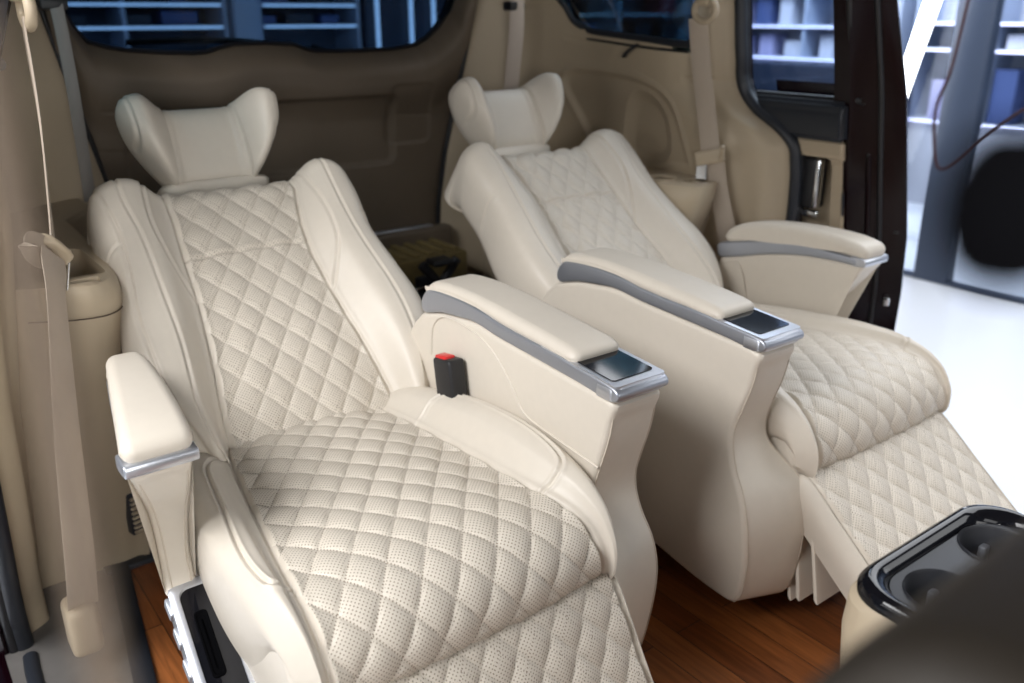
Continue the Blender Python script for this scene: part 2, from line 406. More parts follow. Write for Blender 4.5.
def make_cushion(sg, parent):
    path = [(1.47, .395), (1.38, .420), (1.25, .436), (1.10, .448), (.97, .455), (.885, .452), (.830, .432), (.800, .398), (.792, .366), (.797, .342), (.825, .325)]
    n = 300; P, T, s = path_frame(path, n)
    Nn = np.stack([T[:, 1], -T[:, 0]], 1)                    # travelling forward (-y): normal up
    if Nn[n//3, 1] < 0: Nn = -Nn
    y = P[:, 0]; f = s/s[-1]
    yk = lambda pos, val: spread(pos[::-1], val[::-1], y)
    qi = spread([0, .25, .5, .72, .86, 1], [.318, .312, .310, .302, .272, .262], f)
    qo = spread([0, .25, .5, .72, .86, 1], [.590, .632, .668, .694, .700, .698], f)
    oi = spread([0, .12, .3, .72, .86, 1], [.222, .2195, .2195, .2195, .224, .236], f)
    oo = spread([0, .15, .4, .6, .74, .86, 1], [.700, .722, .746, .752, .748, .738, .728], f)
    hi = spread([0, .2, .4, .6, .74, .86, 1], [.012, .034, .050, .048, .032, .014, .004], f)
    ho = spread([0, .2, .4, .6, .74, .86, 1], [.010, .020, .022, .020, .016, .010, .004], f)
    z = np.zeros(n)
    dp = spread([0, .55, .70, .80, .90, 1], [.185, .185, .115, .060, .040, .030], f)
    c = lambda o, h: np.stack([o, h+z], 1)
    ctrl = [c(oi+.014, -dp*.95), c(oi+.003, -dp*.50-.008), c(oi, hi-.030), c(oi+.016, hi-.002), c(oi*.45+qi*.55, hi*.72+.003), c(qi, -.004),
            c(qi*.75+qo*.25, .004), c((qi+qo)/2, .005), c(qi*.25+qo*.75, .004),
            c(qo, -.004), c(qo*.62+oo*.38, ho*.9), c(oo-.018, ho-.004), c(oo, ho-.034), c(oo-.002, -dp*.52-.010), c(oo-.014, -dp-.006)]
    nc = [10, 10, 12, 22, 28, 48, 48, 48, 48, 28, 22, 12, 12, 10]
    G = section_cols(ctrl, nc)                               # rows, cols, (o,h)
    B = np.stack([G[..., 0], P[:, None, 0]+Nn[:, None, 0]*G[..., 1], P[:, None, 1]+Nn[:, None, 1]*G[..., 1]], -1)
    a = sum(nc[:5]); b = sum(nc[:9])
    o = G[..., 0]; ss = np.repeat(s[:, None], o.shape[1], 1); p = o-.487
    disp = np.zeros_like(o)
    fr = np.clip((s[-1]-.030-ss)/.02, 0, 1)*np.clip(ss/.02, 0, 1)
    inside = np.zeros_like(o); inside[:, a:b+1] = 1
    disp += inside*quilt_height(p, ss)*edge_fade(0, a, b, o, s)*np.maximum(fr, .25)
    # the two panel seams and the bolster seams
    for k in (a, b):
        disp += groove(np.abs(o-o[:, k:k+1]), .0040, .0034)*(1-.0*inside)
    toS = lambda pts: np.array([(q[0], np.interp(-q[1], -P[:, 0][:220], s[:220])) for q in pts])
    so = cr(toS([(.612, 1.330), (.650, 1.318), (.678, 1.271), (.694, 1.196), (.708, 1.111), (.728, .986), (.727, .915), (.712, .872), (.696, .846)]), 60)
    si = cr(toS([(.318, 1.245), (.280, 1.247), (.252, 1.232), (.237, 1.184), (.236, 1.036), (.244, .930), (.262, .873), (.296, .836)]), 60)
    pos = np.stack([o, ss], -1)
    crest = np.zeros_like(o); crest[:, sum(nc[:2]):a+1] = 1; crest[:, b:sum(nc[:12])] = 1
    for L in (so, si):
        d = polydist(pos, L); disp += crest*(groove(d, .0036, .0028)+.0018*np.exp(-((d-.0045)/.002)**2))
    # long seam low on the outer side
    k = sum(nc[:12])+2
    side = np.zeros_like(o); side[:, sum(nc[:12])-6:] = 1
    body, q = upholstery('seat_cushion', B, sg, parent, (a+4, b-4), 'quilted perforated cream seat panel', (p, ss), disp, np.array([0, 0, 1.]), quilt_rows=(5, n-6))
    slab('cushion_underside', [(.822, .285), (.812, .340), (.824, .390), (.87, .422), (1.10, .425), (1.40, .385), (1.42, .25), (1.10, .235), (.86, .245)], .232, .738, .022, M['leather'], sg, body, seg=5, n=120)
    return body

BO = np.array([1.36, .41]); BA = np.array([.7323, .6810]); BN = np.array([-.6810, .7323])   # backrest hinge, direction up the back, face normal (y,z)

def make_backrest(sg, parent):
    K = [-.07, 0, .1, .2, .3, .41, .5, .58]
    n1, n2 = 230, 46
    sK = lambda v, x: spread(K, v, x)
    fr = np.linspace(0, 1, n1)
    ctrlS = np.linspace(-.07, .60, 400)
    qi = lambda x: sK([.275, .278, .285, .296, .304, .307, .293, .272], x)
    qo = lambda x: sK([.612, .606, .594, .578, .564, .556, .549, .546], x)
    oi = lambda x: sK([.235, .212, .166, .146, .152, .164, .156, .158], x)
    oo = lambda x: sK([.634, .660, .702, .712, .700, .688, .690, .686], x)
    hb = lambda x: sK([.040, .050, .058, .060, .054, .046, .044, .040], x)
    nc = [8, 10, 12, 26, 26, 46, 46, 46, 46, 26, 26, 12, 10, 8]
    # tops: how high each control column reaches
    tops = [.500, .535, .568, .598, .607, .585, .581, .581, .581, .585, .607, .598, .568, .535, .500]
    R = .042
    rows = []
    def ctrl_at(x):                                         # x (cols of s per control) evaluated at common s -> list of (o,h)
        a, b, c, d, h = qi(x), qo(x), oi(x), oo(x), hb(x)
        return [(c+.034, -.132+0*x), (c+.002, -.092+0*x), (c-.003, h-.052), (c+.020, h-.010), (c*.42+a*.58, h*.78+.004), (a, -.002+0*x),
                (a*.75+b*.25, -.001+0*x), ((a+b)/2, -.003+0*x), (a*.25+b*.75, -.001+0*x),
                (b, -.002+0*x), (d*.42+b*.58, h*.78+.004), (d-.020, h-.010), (d+.003, h-.052), (d-.002, -.092+0*x), (d-.034, -.132+0*x)]
    tt = np.array(tops)
    C = np.zeros((n1+n2, 15, 3))                            # (o, s, h)
    for k in range(15):
        sk = -.07+(tt[k]-R+.07)*fr
        o, h = ctrl_at(sk)[k]
        C[:n1, k, 0] = o; C[:n1, k, 1] = sk; C[:n1, k, 2] = h
        oe, he = o[-1], h[-1]
        na = 26; th = np.linspace(0, PI/2, na+1)[1:]
        drop = min(R, max(.004, he+.135))
        C[n1:n1+na, k, 0] = oe; C[n1:n1+na, k, 1] = tt[k]-R+R*np.sin(th); C[n1:n1+na, k, 2] = he-drop*(1-np.cos(th))
        q = np.linspace(0, 1, n2-na+1)[1:]
        C[n1+na:, k, 0] = oe; C[n1+na:, k, 1] = tt[k]-.012*q; C[n1+na:, k, 2] = (he-drop)*(1-q)+(-.135)*q
        # the shoulders lean in slightly as they roll over
        side = (k-7)/7.
        C[n1:, k, 0] -= np.sign(side)*.016*abs(side)**3*np.r_[np.sin(th)**2, np.ones(n2-na)]
    # lumbar bulge
    C[..., 2] += .010*np.exp(-((C[..., 1]-.16)/.11)**2)
    G = np.stack([section_cols([np.stack([C[:, k, 0], C[:, k, 2]], 1) for k in range(15)], nc)[..., 0],
                  section_cols([np.stack([C[:, k, 1], C[:, k, 2]], 1) for k in range(15)], nc)[..., 0],
                  section_cols([np.stack([C[:, k, 1], C[:, k, 2]], 1) for k in range(15)], nc)[..., 1]], -1)
    o, s, h = G[..., 0], G[..., 1], G[..., 2]
    B = np.stack([o, BO[0]+BA[0]*s+BN[0]*h, BO[1]+BA[1]*s+BN[1]*h], -1)
    a = sum(nc[:5]); b = sum(nc[:9])
    # arc length along each column as the quilt's s
    arc = np.vstack([np.zeros((1, B.shape[1])), np.cumsum(np.linalg.norm(np.diff(B, axis=0), axis=2), 0)])-.07
    p = o-.425
    inside = np.zeros_like(o); inside[:, a:b+1] = 1
    disp = inside*quilt_height(p, arc+.02, A=.0070)*edge_fade(0, a, b, o, arc)*np.clip((.66-arc)/.02, 0, 1)
    seamY = .414+.0*p
    disp += inside*groove(np.abs(arc-seamY), .0050, .0036)
    front = (np.arange(o.shape[0]) < n1+14)[:, None]
    for k in (a, b): disp += groove(np.abs(o-o[:, k:k+1]), .0042, .0036)*front
    pos = np.stack([o, s], -1)
    top = np.arange(o.shape[0])[:, None] < n1+26
    lines = [[(.676, .60), (.664, .493), (.664, .445), (.670, .378), (.684, .289), (.688, .232), (.684, .12), (.65, .0)],
             [(.632, .61), (.636, .541), (.627, .442), (.630, .298), (.634, .21), (.644, .12), (.645, .078), (.628, -.05)],
             [(.583, .61), (.599, .491), (.588, .403), (.566, .318)],
             [(.213, .61), (.217, .492), (.213, .379), (.203, .26), (.205, .156), (.213, .071), (.24, -.05)],
             [(.262, .61), (.251, .482), (.256, .396), (.276, .340), (.298, .290)]]
    nb = np.zeros_like(o); nb[:, sum(nc[:2]):a+1] = 1; nb[:, b:sum(nc[:12])+1] = 1
    for L in lines:
        d = polydist(pos, cr(np.array(L), 50)); disp += nb*top*groove(d, .0032, .0028)
    # cross seam round the shoulder of each bolster (low on the inner and outer flank)
    fl = np.zeros_like(o); fl[:, :sum(nc[:4])] = 1; fl[:, sum(nc[:11]):] = 1
    flank = np.zeros_like(o); flank[:, :sum(nc[:3])] = 1; flank[:, sum(nc[:11]):] = 1
    disp += flank*groove(np.abs(s-.43-.35*(h-.0)), .0032, .0030)
    body, q = upholstery('backrest', B, sg, parent, (a+5, b-5), 'quilted perforated cream back panel with one cross seam', (p, arc), disp, np.array([0, BN[0], BN[1]]), quilt_rows=(0, n1+20))
    # hard shell behind
    L0 = B[:n1+n2, 0]; L1 = B[:n1+n2, -1]; t = np.linspace(0, 1, 16)[None, :, None]
    Bk = L0[:, None]*(1-t)+L1[:, None]*t
    bul = np.sin(PI*t[..., 0])*.02
    Bk[..., 1] -= BN[0]*bul; Bk[..., 2] -= BN[1]*bul
    Bk = Bk[::8]; Bk = Bk.copy(); Bk[..., 0] *= sg
    me = mesh_np('back_shell', Bk.reshape(-1, 3), grid_faces(Bk.shape[0], 16, flip=sg > 0))
    link('back_shell', me, M['plastic'], body, 60)
    return body

def make_headrest(sg, parent):
    t = np.array([.4067, .9135]); nn = np.array([-.9135, .4067]); O = np.array([1.868, .806])
    nu, nv = 150, 96
    u = np.sin(np.linspace(-PI/2, PI/2, nu))*.99999
    xs = np.sign(u)*np.abs(u)**1.0*.166
    au = np.abs(u)
    wing = 1/(1+np.exp(-(au-.50)/.055))                      # 0 in the centre pad, 1 in the wings
    close = np.clip(1-au**9, 0, 1)**.5
    sst = lambda a, b: (lambda q: q*q*(3-2*q))(np.clip((au-a)/(b-a), 0, 1))
    top = .160+.022*sst(.38, .72)
    bot = -.018+.105*sst(.50, 1.12)
    fro = -.006+.066*sst(.34, .80)
    bac = -.105+.030*wing*np.clip((au-.4)/.6, 0, 1)
    ct, hf = (top+bot)/2, (top-bot)/2
    cn, hn = (fro+bac)/2, (fro-bac)/2
    ang = np.linspace(0, 2*PI, nv, endpoint=False)
    e = .70
    ca, sa = np.sign(np.cos(ang))*np.abs(np.cos(ang))**e, np.sign(np.sin(ang))*np.abs(np.sin(ang))**e
    # at the ends shrink each section towards a point high in the wing
    T = ct[:, None]+(hf*close)[:, None]*sa[None]+(.010*(1-close))[:, None]
    H = cn[:, None]+(hn*close)[:, None]*ca[None]
    T += .006*wing[:, None]*(ca[None])                      # wing leans forward at its tip
    T += (-.010*(1-wing))[:, None]*np.clip(sa, 0, 1)[None]**2*0
    X = np.repeat(xs[:, None], nv, 1)
    # wings splay outwards towards the top
    X = X+np.sign(u)[:, None]*wing[:, None]*.010*((T-.12)/.1)
    d = np.zeros_like(X)
    seam = .43+.03*np.clip((.16-T)/.16, 0, 1)
    d += groove(np.abs(np.abs(X)/.166-seam)*.166, .0045, .0032)
    edge = np.abs(u)[:, None]*np.ones_like(X)
    frontm = (ca > -.2)[None]
    d += groove(np.abs(edge-.90)*.178, .0030, .0026)*frontm
    o = .408+X
    B = np.stack([o, O[0]+t[0]*T+nn[0]*H, O[1]+t[1]*T+nn[1]*H], -1)
    Bc = np.concatenate([B[:, -1:], B, B[:, :1]], 1)
    N_ = grid_normals(Bc)[:, 1:-1]
    cen = B.mean(1, keepdims=True)
    sgn = np.sign(np.sum((B-cen)*N_)); N_ = N_*sgn
    V = B+N_*d[..., None]
    V[..., 0] *= sg
    F = grid_faces(nu, nv, wrap=True, flip=sg > 0)
    F = F.tolist()+[list(range(nv)), [(nu-1)*nv+k for k in range(nv)][::-1]]
    me = bpy.data.meshes.new('headrest'); me.from_pydata(V.reshape(-1, 3).tolist(), [], F); me.update()
    hd = link('headrest', me, M['leather'], parent, 180)
    # collar under the pad
    col = []
    for (tv, w, d0, d1) in [(-.070, .100, -.085, -.012), (-.032, .116, -.098, -.006), (-.012, .120, -.100, -.004), (-.004, .114, -.096, -.010)]:
        a = np.linspace(0, 2*PI, 40, endpoint=False); c_ = np.sign(np.cos(a))*np.abs(np.cos(a))**.5; s_ = np.sign(np.sin(a))*np.abs(np.sin(a))**.5
        hh = (d0+d1)/2+(d1-d0)/2*s_
        col.append(np.stack([sg*(.404+w*c_), O[0]+t[0]*tv+nn[0]*hh, O[1]+t[1]*tv+nn[1]*hh], 1))
    V = np.stack(col); F = grid_faces(4, 40, wrap=True).tolist()+[list(range(40)), list(range(120, 160))]
    me = bpy.data.meshes.new('headrest_collar'); me.from_pydata(V.reshape(-1, 3).tolist(), [], F); me.update()
    link('headrest_collar', me, M['leather'], hd, 50)
    return hd

def make_legrest(sg, parent):
    # front face runs down and forward from under the cushion's nose
    if sg > 0: path = [(.845, .318), (.815, .338), (.796, .341), (.772, .326), (.70, .266), (.60, .184), (.52, .118), (.500, .092), (.505, .064), (.535, .052)]
    else: path = [(.845, .318), (.815, .338), (.796, .338), (.775, .316), (.72, .228), (.66, .138), (.612, .066), (.600, .038), (.610, .014), (.638, .007)]
    n = 210; P, T, s = path_frame(path, n)
    Nn = np.stack([T[:, 1], -T[:, 0]], 1)
    if Nn[n//2, 1] < 0: Nn = -Nn
    one = np.ones(n); z = np.zeros(n); f = s/s[-1]
    c = lambda o, h: np.stack([o*one, h+z], 1)
    endr = np.clip((f-.86)/.14, 0, 1)**2*.010+np.clip((.07-f)/.07, 0, 1)**2*.010
    oi, oo, qi, qo = .226+endr, .716-endr, .247, .694
    ctrl = [c(oi+.012, -.085), c(oi+.002, -.050), c(oi, -.026), c(oi+.007, -.007), c(qi-.007, -.001), c(qi, -.003), c(qi*.75+qo*.25, .004), c((qi+qo)/2, .005), c(qi*.25+qo*.75, .004),
            c(qo, -.003), c(qo+.007, -.001), c(oo-.007, -.007), c(oo, -.026), c(oo-.002, -.050), c(oo-.012, -.085)]
    nc = [6, 6, 8, 10, 8, 44, 44, 44, 44, 8, 10, 8, 6, 6]
    G = section_cols(ctrl, nc)
    B = np.stack([G[..., 0], P[:, None, 0]+Nn[:, None, 0]*G[..., 1], P[:, None, 1]+Nn[:, None, 1]*G[..., 1]], -1)
    a = sum(nc[:5]); b = sum(nc[:9]); o = G[..., 0]; ss = np.repeat(s[:, None], o.shape[1], 1); p = o-.472
    inside = np.zeros_like(o); inside[:, a:b+1] = 1
    fade = np.clip((ss-.012)/.02, 0, 1)*np.clip((s[-1]-.03-ss)/.02, 0, 1)
    disp = inside*quilt_height(p, ss+.03, A=.0072)*edge_fade(0, a, b, o, s)*fade
    for k in (a, b): disp += groove(np.abs(o-o[:, k:k+1]), .0036, .0030)
    body, q = upholstery('leg_rest', B, sg, parent, (a+3, b-3), 'quilted perforated cream leg rest panel', (p, ss), disp, np.array([0, -.7, .7]), quilt_rows=(5, n-10))
    # the panel's back
    back = np.stack([B[:, 0], B[:, -1]], 1)[::6].copy(); back[..., 0] *= sg
    me = mesh_np('leg_rest_back', back.reshape(-1, 3), grid_faces(back.shape[0], 2))
    link('leg_rest_back', me, M['plastic'], body, 60)
    # pleated skirt behind the leg rest: fan of thin leather leaves
    for k in range(4):
        y1 = .700+.032*k; zb = .150-.030*k+.012*(k % 2); yb = .735+.030*k
        pr = [(y1+.075, .300), (y1+.082, .298), (yb+.010+.01*(k % 2), max(.075, zb-.045)), (yb+.001+.01*(k % 2), max(.07, zb-.05))]
        slab('skirt_pleat', pr, .234+.004*k, .706-.004*k, .002, M['leather'], sg, body, seg=2, smooth=False)
    return body

def make_console(sg, parent):
    """inner armrest box with sliding pad, silver rim and touch screen"""
    tr_lo = [(1.352, .600), (1.297, .614), (1.235, .622), (1.187, .626), (1.119, .619), (1.037, .614), (.919, .607), (.835, .601)]
    prof = [(.838, .598), (.842, .560), (.850, .522), (.864, .478), (.874, .440), (.872, .405), (.858, .368), (.836, .331), (.823, .285), (.819, .230), (.823, .165), (.834, .110), (.850, .082), (.885, .078), (.96, .086), (1.10, .112), (1.28, .132), (1.43, .150), (1.470, .20), (1.475, .32), (1.455, .45), (1.420, .540), (1.375, .588)]+[(a, b-.002) for a, b in tr_lo[:-1]]
    # face facing the aisle leans in slightly towards the floor; widest at mid height
    def of(side, y, z):
        if side == 0: return .116+.020*np.clip((.30-z)/.25, 0, 1)**1.5-.010*np.exp(-((z-.30)/.10)**2)*np.clip((.95-y)/.1, 0, 1)
        return .2165+.026*np.clip((.398-z)/.06, 0, 1)*np.clip((.92-y)/.06, 0, 1)
    def yf(side, y, z):
        if side == 0: return 0*y
        q = np.clip((.42-z)/.10, 0, 1); return -.034*q*q*(3-2*q)*np.clip((1.0-y)/.12, 0, 1)
    body = slab('console_armrest', prof, .116, .2165, .011, M['leather'], sg, parent, seg=6, ofun=of, n=260, yfun=yf)
    # piped seam along both front edges, following the outline
    fp = cr(prof[:13], 60)
    for o_, nm in ((.122, 'aisle'), (.2115, 'inner')):
        pts = [(sg*(float(of(0, y, z))+.007 if nm == 'aisle' else float(of(1, y, z))-.007), y+.0006+(0 if nm == 'aisle' else float(yf(1, y, z))), z) for y, z in fp]
        tube('piped_seam', pts, .0016, M['stitch'], body, seg=6, n=90, up=(1, 0, 0))
    # raised line on the seat side: closed panel outline
    side = [(1.335, .520), (1.327, .575), (1.300, .603), (1.262, .611), (1.190, .606), (1.150, .595), (1.112, .572), (1.075, .535), (1.052, .508), (1.020, .497), (.95, .490), (.862, .482)]
    tube('panel_piping', [(sg*.2165, a, b) for a, b in side], .0024, M['leather'], body, seg=8, n=90, up=(1, 0, 0))
    # aisle face: long shallow moulded crease
    crease = [(.90, .40), (1.05, .46), (1.25, .49), (1.42, .50)]
    # silver rim: side band rising to the rear, closed by the bezel round the screen
    rim_up = [(.832, .6225), (.92, .6315), (.969, .636), (1.05, .639), (1.119, .644), (1.157, .650), (1.20, .654), (1.262, .655), (1.326, .650)]
    outline = tr_lo[::-1]+[(1.362, .618), (1.348, .640)]+rim_up[::-1]
    rim = slab('silver_rim', outline, .1135, .2195, .004, M['trimgrey'], sg, body, seg=3, n=200)
    rim['label'] = 'satin silver rim along the top edge'
    # bright front nose with rounded plan corners
    def nose_ring(zz, grow):
        w0, w1, y0, y1, rr = .1125-grow, .2205+grow, .8275-grow, .868, .014
        pts = []
        for t in np.linspace(0, PI/2, 7): pts.append((w1-rr+rr*math.sin(t), y0+rr-rr*math.cos(t)))
        pts += [(w1, y1), (w0, y1)]
        for t in np.linspace(0, PI/2, 7): pts.append((w0+rr-rr*math.cos(t), y0+rr-rr*math.sin(t)))
        return (zz, pts)
    stack('rim_nose', [nose_ring(.6005, -.002), nose_ring(.603, 0), nose_ring(.619, 0), nose_ring(.6245, -.003)], M['silver'], rim, sg, smooth=40)['label'] = 'bright silver front nose of the rim'
    def plate(zz, w0, w1, y0, y1, rr=.006):
        pts = []
        for cx, cy, t0 in ((w1-rr, y1-rr, 0), (w0+rr, y1-rr, PI/2), (w0+rr, y0+rr, PI), (w1-rr, y0+rr, 1.5*PI)):
            for t in np.linspace(t0, t0+PI/2, 5): pts.append((cx+rr*math.cos(t), cy+rr*math.sin(t)))
        return (zz, pts)
    def slope(w0, w1, y0, y1, dz, nm, mat, par, rr=.006, th=.003):
        pts = plate(0, w0, w1, y0, y1, rr)[1]
        zf = lambda y: .6255+(y-.832)*.072+dz
        zs = np.array([zf(y) for _, y in pts])
        return stack(nm, [(zs-th, pts), (zs, pts)], mat, par, sg, smooth=30)
    slope(.1150, .2180, .830, 1.005, .0004, 'screen_bezel', M['silver'], rim, th=.006)
    sc = slope(.1250, .2080, .846, 1.010, .0020, 'touch_screen', M['gloss'], rim)
    sc['label'] = 'glossy black touch screen'
    # padded top
    pad = [(.936, .622), (.923, .634), (.926, .645), (.945, .652), (1.00, .658), (1.08, .664), (1.16, .670), (1.24, .672), (1.31, .668), (1.338, .660), (1.356, .645), (1.352, .636), (1.31, .640), (1.26, .645), (1.19, .644), (1.11, .635), (1.02, .629)]
    slab('arm_pad', pad, .1150, .2170, .017, M['leather'], sg, body, seg=8, n=200)
    return body

def make_outer_arm(sg, parent):
    tp = lambda y: np.clip((y-1.05)/.36, 0, 1.1)
    oz = lambda z: np.interp(z, [.28, .36, .42, .46, .50, .53, .56, .59], [.812, .810, .811, .813, .817, .822, .829, .835])
    def of(side, y, z):
        if side == 0: return .7535-.028*tp(y)*np.clip((z-.40)/.1, 0, 1)
        return oz(z)-.062*tp(y)
    prof = [(1.052, .592), (1.063, .566), (1.085, .530), (1.110, .496), (1.127, .460), (1.134, .428), (1.134, .400), (1.128, .372), (1.124, .350), (1.135, .344), (1.17, .344), (1.21, .350), (1.25, .38), (1.32, .415), (1.40, .425), (1.435, .46), (1.432, .535), (1.38, .552), (1.30, .573), (1.21, .588), (1.12, .592)]
    body = slab('outer_armrest', prof, .7535, .84, .009, M['leather'], sg, parent, seg=5, ofun=of, n=200)
    fp = cr(prof[:9], 60)
    for sd, off in ((0, .008), (1, -.008)):
        tube('piped_seam', [(sg*(float(of(sd, y, z))+off), y+.0005, z) for y, z in fp], .0016, M['stitch'], body, seg=6, n=80, up=(1, 0, 0))
    tube('panel_piping', [(sg*(float(of(0, a, b))-.0002), a, b) for a, b in [(1.352, .43), (1.354, .46), (1.365, .515), (1.385, .535), (1.42, .525)]], .0020, M['leather'], body, seg=8, n=40, up=(1, 0, 0))
    tr = [(1.049, .590), (1.047, .597), (1.050, .606), (1.12, .612), (1.21, .614), (1.31, .604), (1.40, .585), (1.435, .575), (1.440, .560), (1.430, .540), (1.38, .549), (1.30, .571), (1.21, .587), (1.12, .592)]
    band = slab('silver_rim', tr, .7485, .84, .005, M['trimgrey'], sg, body, seg=4, n=160, ofun=lambda sd, y, z: (.7485-.028*tp(y)) if sd == 0 else (.8395-.064*tp(y)))
    nose = [(1.046, .591), (1.040, .595), (1.0405, .606), (1.048, .6095), (1.078, .6115), (1.078, .591)]
    slab('rim_nose', nose, .7475, .8405, .003, M['silver'], sg, band, seg=3, n=60)['label'] = 'bright silver front nose of the rim'
    pad = [(1.056, .606), (1.044, .613), (1.045, .628), (1.062, .640), (1.11, .650), (1.20, .655), (1.30, .650), (1.37, .636), (1.412, .615), (1.424, .592), (1.40, .580), (1.31, .600), (1.21, .611), (1.12, .610)]
    def op(side, y, z): return (.7490-.028*tp(y)) if side == 0 else (.8390-.066*tp(y))
    slab('arm_pad', pad, .7515, .8475, .017, M['leather'], sg, body, seg=7, ofun=op, n=180)
    return body

def make_control_panel(sg, parent):
    """sloping black side panel in a silver frame, with a pull slot and a column of seat switches outside"""
    pts = lambda g, z: None
    y0, y1 = .80, 1.128
    zf = lambda y: .362-(1.125-y)*.50
    def ring(dz, g, rr=.014):
        w0, w1 = .722-g, .793+g
        out = []
        for cx, cy, t0 in ((w1-rr, y1+g-rr, 0), (w0+rr, y1+g-rr, PI/2), (w0+rr, y0-g+rr, PI), (w1-rr, y0-g+rr, 1.5*PI)):
            for t in np.linspace(t0, t0+PI/2, 6): out.append((cx+rr*math.cos(t), cy+rr*math.sin(t)))
        out = [(a+(1.125-b)*.083, b) for a, b in out]
        return (np.array([zf(b)+dz for _, b in out]), out)
    fr = stack('control_panel', [ring(-.050, 0), ring(-.046, .004), ring(-.003, .004), ring(0, .001), ring(.0005, -.009), ring(-.004, -.010)], M['silver'], parent, sg, smooth=45)
    fr['label'] = 'side control panel in a silver frame'
    stack('panel_face', [ring(-.008, -.0095), ring(-.0025, -.0095), ring(-.0022, -.012)], M['gloss'], fr, sg, smooth=30)['label'] = 'glossy black panel face'
    # pull slot: dark recess with raised lip
    def slot(dz, g):
        a0, a1, b0, b1, rr = .756-g, .771+g, .992-g, 1.080+g, .006
        out = []
        for cx, cy, t0 in ((a1-rr, b1-rr, 0), (a0+rr, b1-rr, PI/2), (a0+rr, b0+rr, PI), (a1-rr, b0+rr, 1.5*PI)):
            for t in np.linspace(t0, t0+PI/2, 6): out.append((cx+rr*math.cos(t), cy+rr*math.sin(t)))
        out = [(a+(1.125-b)*.083, b) for a, b in out]
        return (np.array([zf(b)+dz for _, b in out]), out)
    stack('pull_slot', [slot(-.006, .002), slot(.0000, .002), slot(.0004, 0), slot(-.0015, -.0015), slot(-.0018, -.006)], M['soot'], fr, sg, smooth=30)
    for k, yy in enumerate((1.112, 1.070, 1.026)):
        oo = .795+(1.125-yy)*.083; zz = zf(yy)-.018
        lo = (min(sg*oo, sg*(oo+.007)), yy-.015, zz-.009); hi = (max(sg*oo, sg*(oo+.007)), yy+.015, zz+.009)
        rbox('seat_switch', lo, hi, .003, M['silver'], fr, 2, rot=Matrix.Rotation(math.atan(.5), 3, 'X'))
    return fr

def make_buckle(sg, parent):
    x0, x1 = sorted((sg*.2215, sg*.256))
    stalk = rbox('buckle', (x0, 1.205, .44), (x1, 1.262, .548), .006, M['black'], parent, 3, rot=Matrix.Rotation(math.radians(-9), 3, 'X'))
    stalk['label'] = 'black seat belt buckle with red release button'
    xa, xb = sorted((sg*.2285, sg*.251))
    rbox('release_button', (xa, 1.224, .5405), (xb, 1.260, .5525), .003, M['red'], stalk, 2, rot=Matrix.Rotation(math.radians(-9), 3, 'X'), pivot=((x0+x1)/2, 1.2335, .494))['label'] = 'red release button'
    tube('buckle_stalk', [(sg*.236, 1.245, .46), (sg*.234, 1.30, .36), (sg*.232, 1.34, .28)], .008, M['black'], stalk, seg=8, flat=(.012, .004))
    return stalk

def make_seat(sg, label):
    root = empty('captain_seat', (sg*.47, 1.12, 0))
    tag(root, label, 'seat', 'captain seats')
    bs = rbox('seat_base', (min(sg*.25, sg*.70), .90, .10), (max(sg*.25, sg*.70), 1.46, .34), .02, M['dark'], root)
    for o_ in (.30, .66):
        a, b = sorted((sg*(o_-.025), sg*(o_+.025)))
        rbox('seat_rail', (a, .95, .0), (b, 1.60, .11), .008, M['black'], bs)
    make_cushion(sg, root); make_backrest(sg, root); make_headrest(sg, root); make_legrest(sg, root)
    make_console(sg, root); make_outer_arm(sg, root); make_control_panel(sg, root); make_buckle(sg, root)
    return root

make_seat(-1, 'cream quilted captain seat nearest the camera, red-buttoned buckle beside its screen armrest')
make_seat(1, 'cream quilted captain seat beside the open sliding door, leg rest behind the cup holders')

# ------------------------------------------------------------------ the van's shell
def struct(o): o['kind'] = 'structure'; return o
ZW = [-.05, 0, .3, .5, .7, .9, 1.14, 1.35]
oW = lambda z: np.interp(z, ZW, [.885, .885, .885, .878, .852, .822, .784, .735])
ZS = [-.02, .05, .15, .30, .45, .553, .60, .66, .757, .808, .844, .889, .937, 1.014, 1.16, 1.35]
ySeal = lambda z: spread(ZS, [1.665, 1.65, 1.59, 1.50, 1.44, 1.420, 1.415, 1.412, 1.413, 1.421, 1.454, 1.530, 1.574, 1.579, 1.579, 1.58], z)
oSeal = lambda z: spread(ZS, [.940, .942, .946, .948, .948, .947, .945, .942, .934, .927, .919, .911, .902, .884, .859, .815], z)
yT = lambda z: 2.430-.055*np.clip((z-.5)/.55, 0, 1.4)
gapO = lambda z: np.interp(z, [.3, .55, .72, .81, .99, 1.167, 1.35], [.485, .49, .51, .53, .568, .603, .64])

def wall_surface(zs, ncol, q0=0):
    """(o,y,z) grid of the side trim: from the door seal back round the corner to the tailgate gap"""
    rows = []
    for z in zs:
        w, ys, os_, g = float(oW(z)), float(ySeal(z)), float(oSeal(z)), float(gapO(z))
        pts = [(os_+.012, ys-.012), (os_-.004, ys+.010), (os_-.040, ys+.040), (w+.030, ys+.095), (w+.004, ys+.17), (w, max(ys+.26, 1.80)), (w, 1.95), (w-.004, 2.06), (w-.045, 2.19), (.55*w+.45*g-.01, 2.29), (g+.020, float(yT(z))-.022), (g+.011, float(yT(z))+.004), (g+.010, float(yT(z))+.07)]
        rows.append(np.column_stack([cr(pts, ncol), np.full(ncol, z)]))
    return np.stack(rows)[:, :, :]

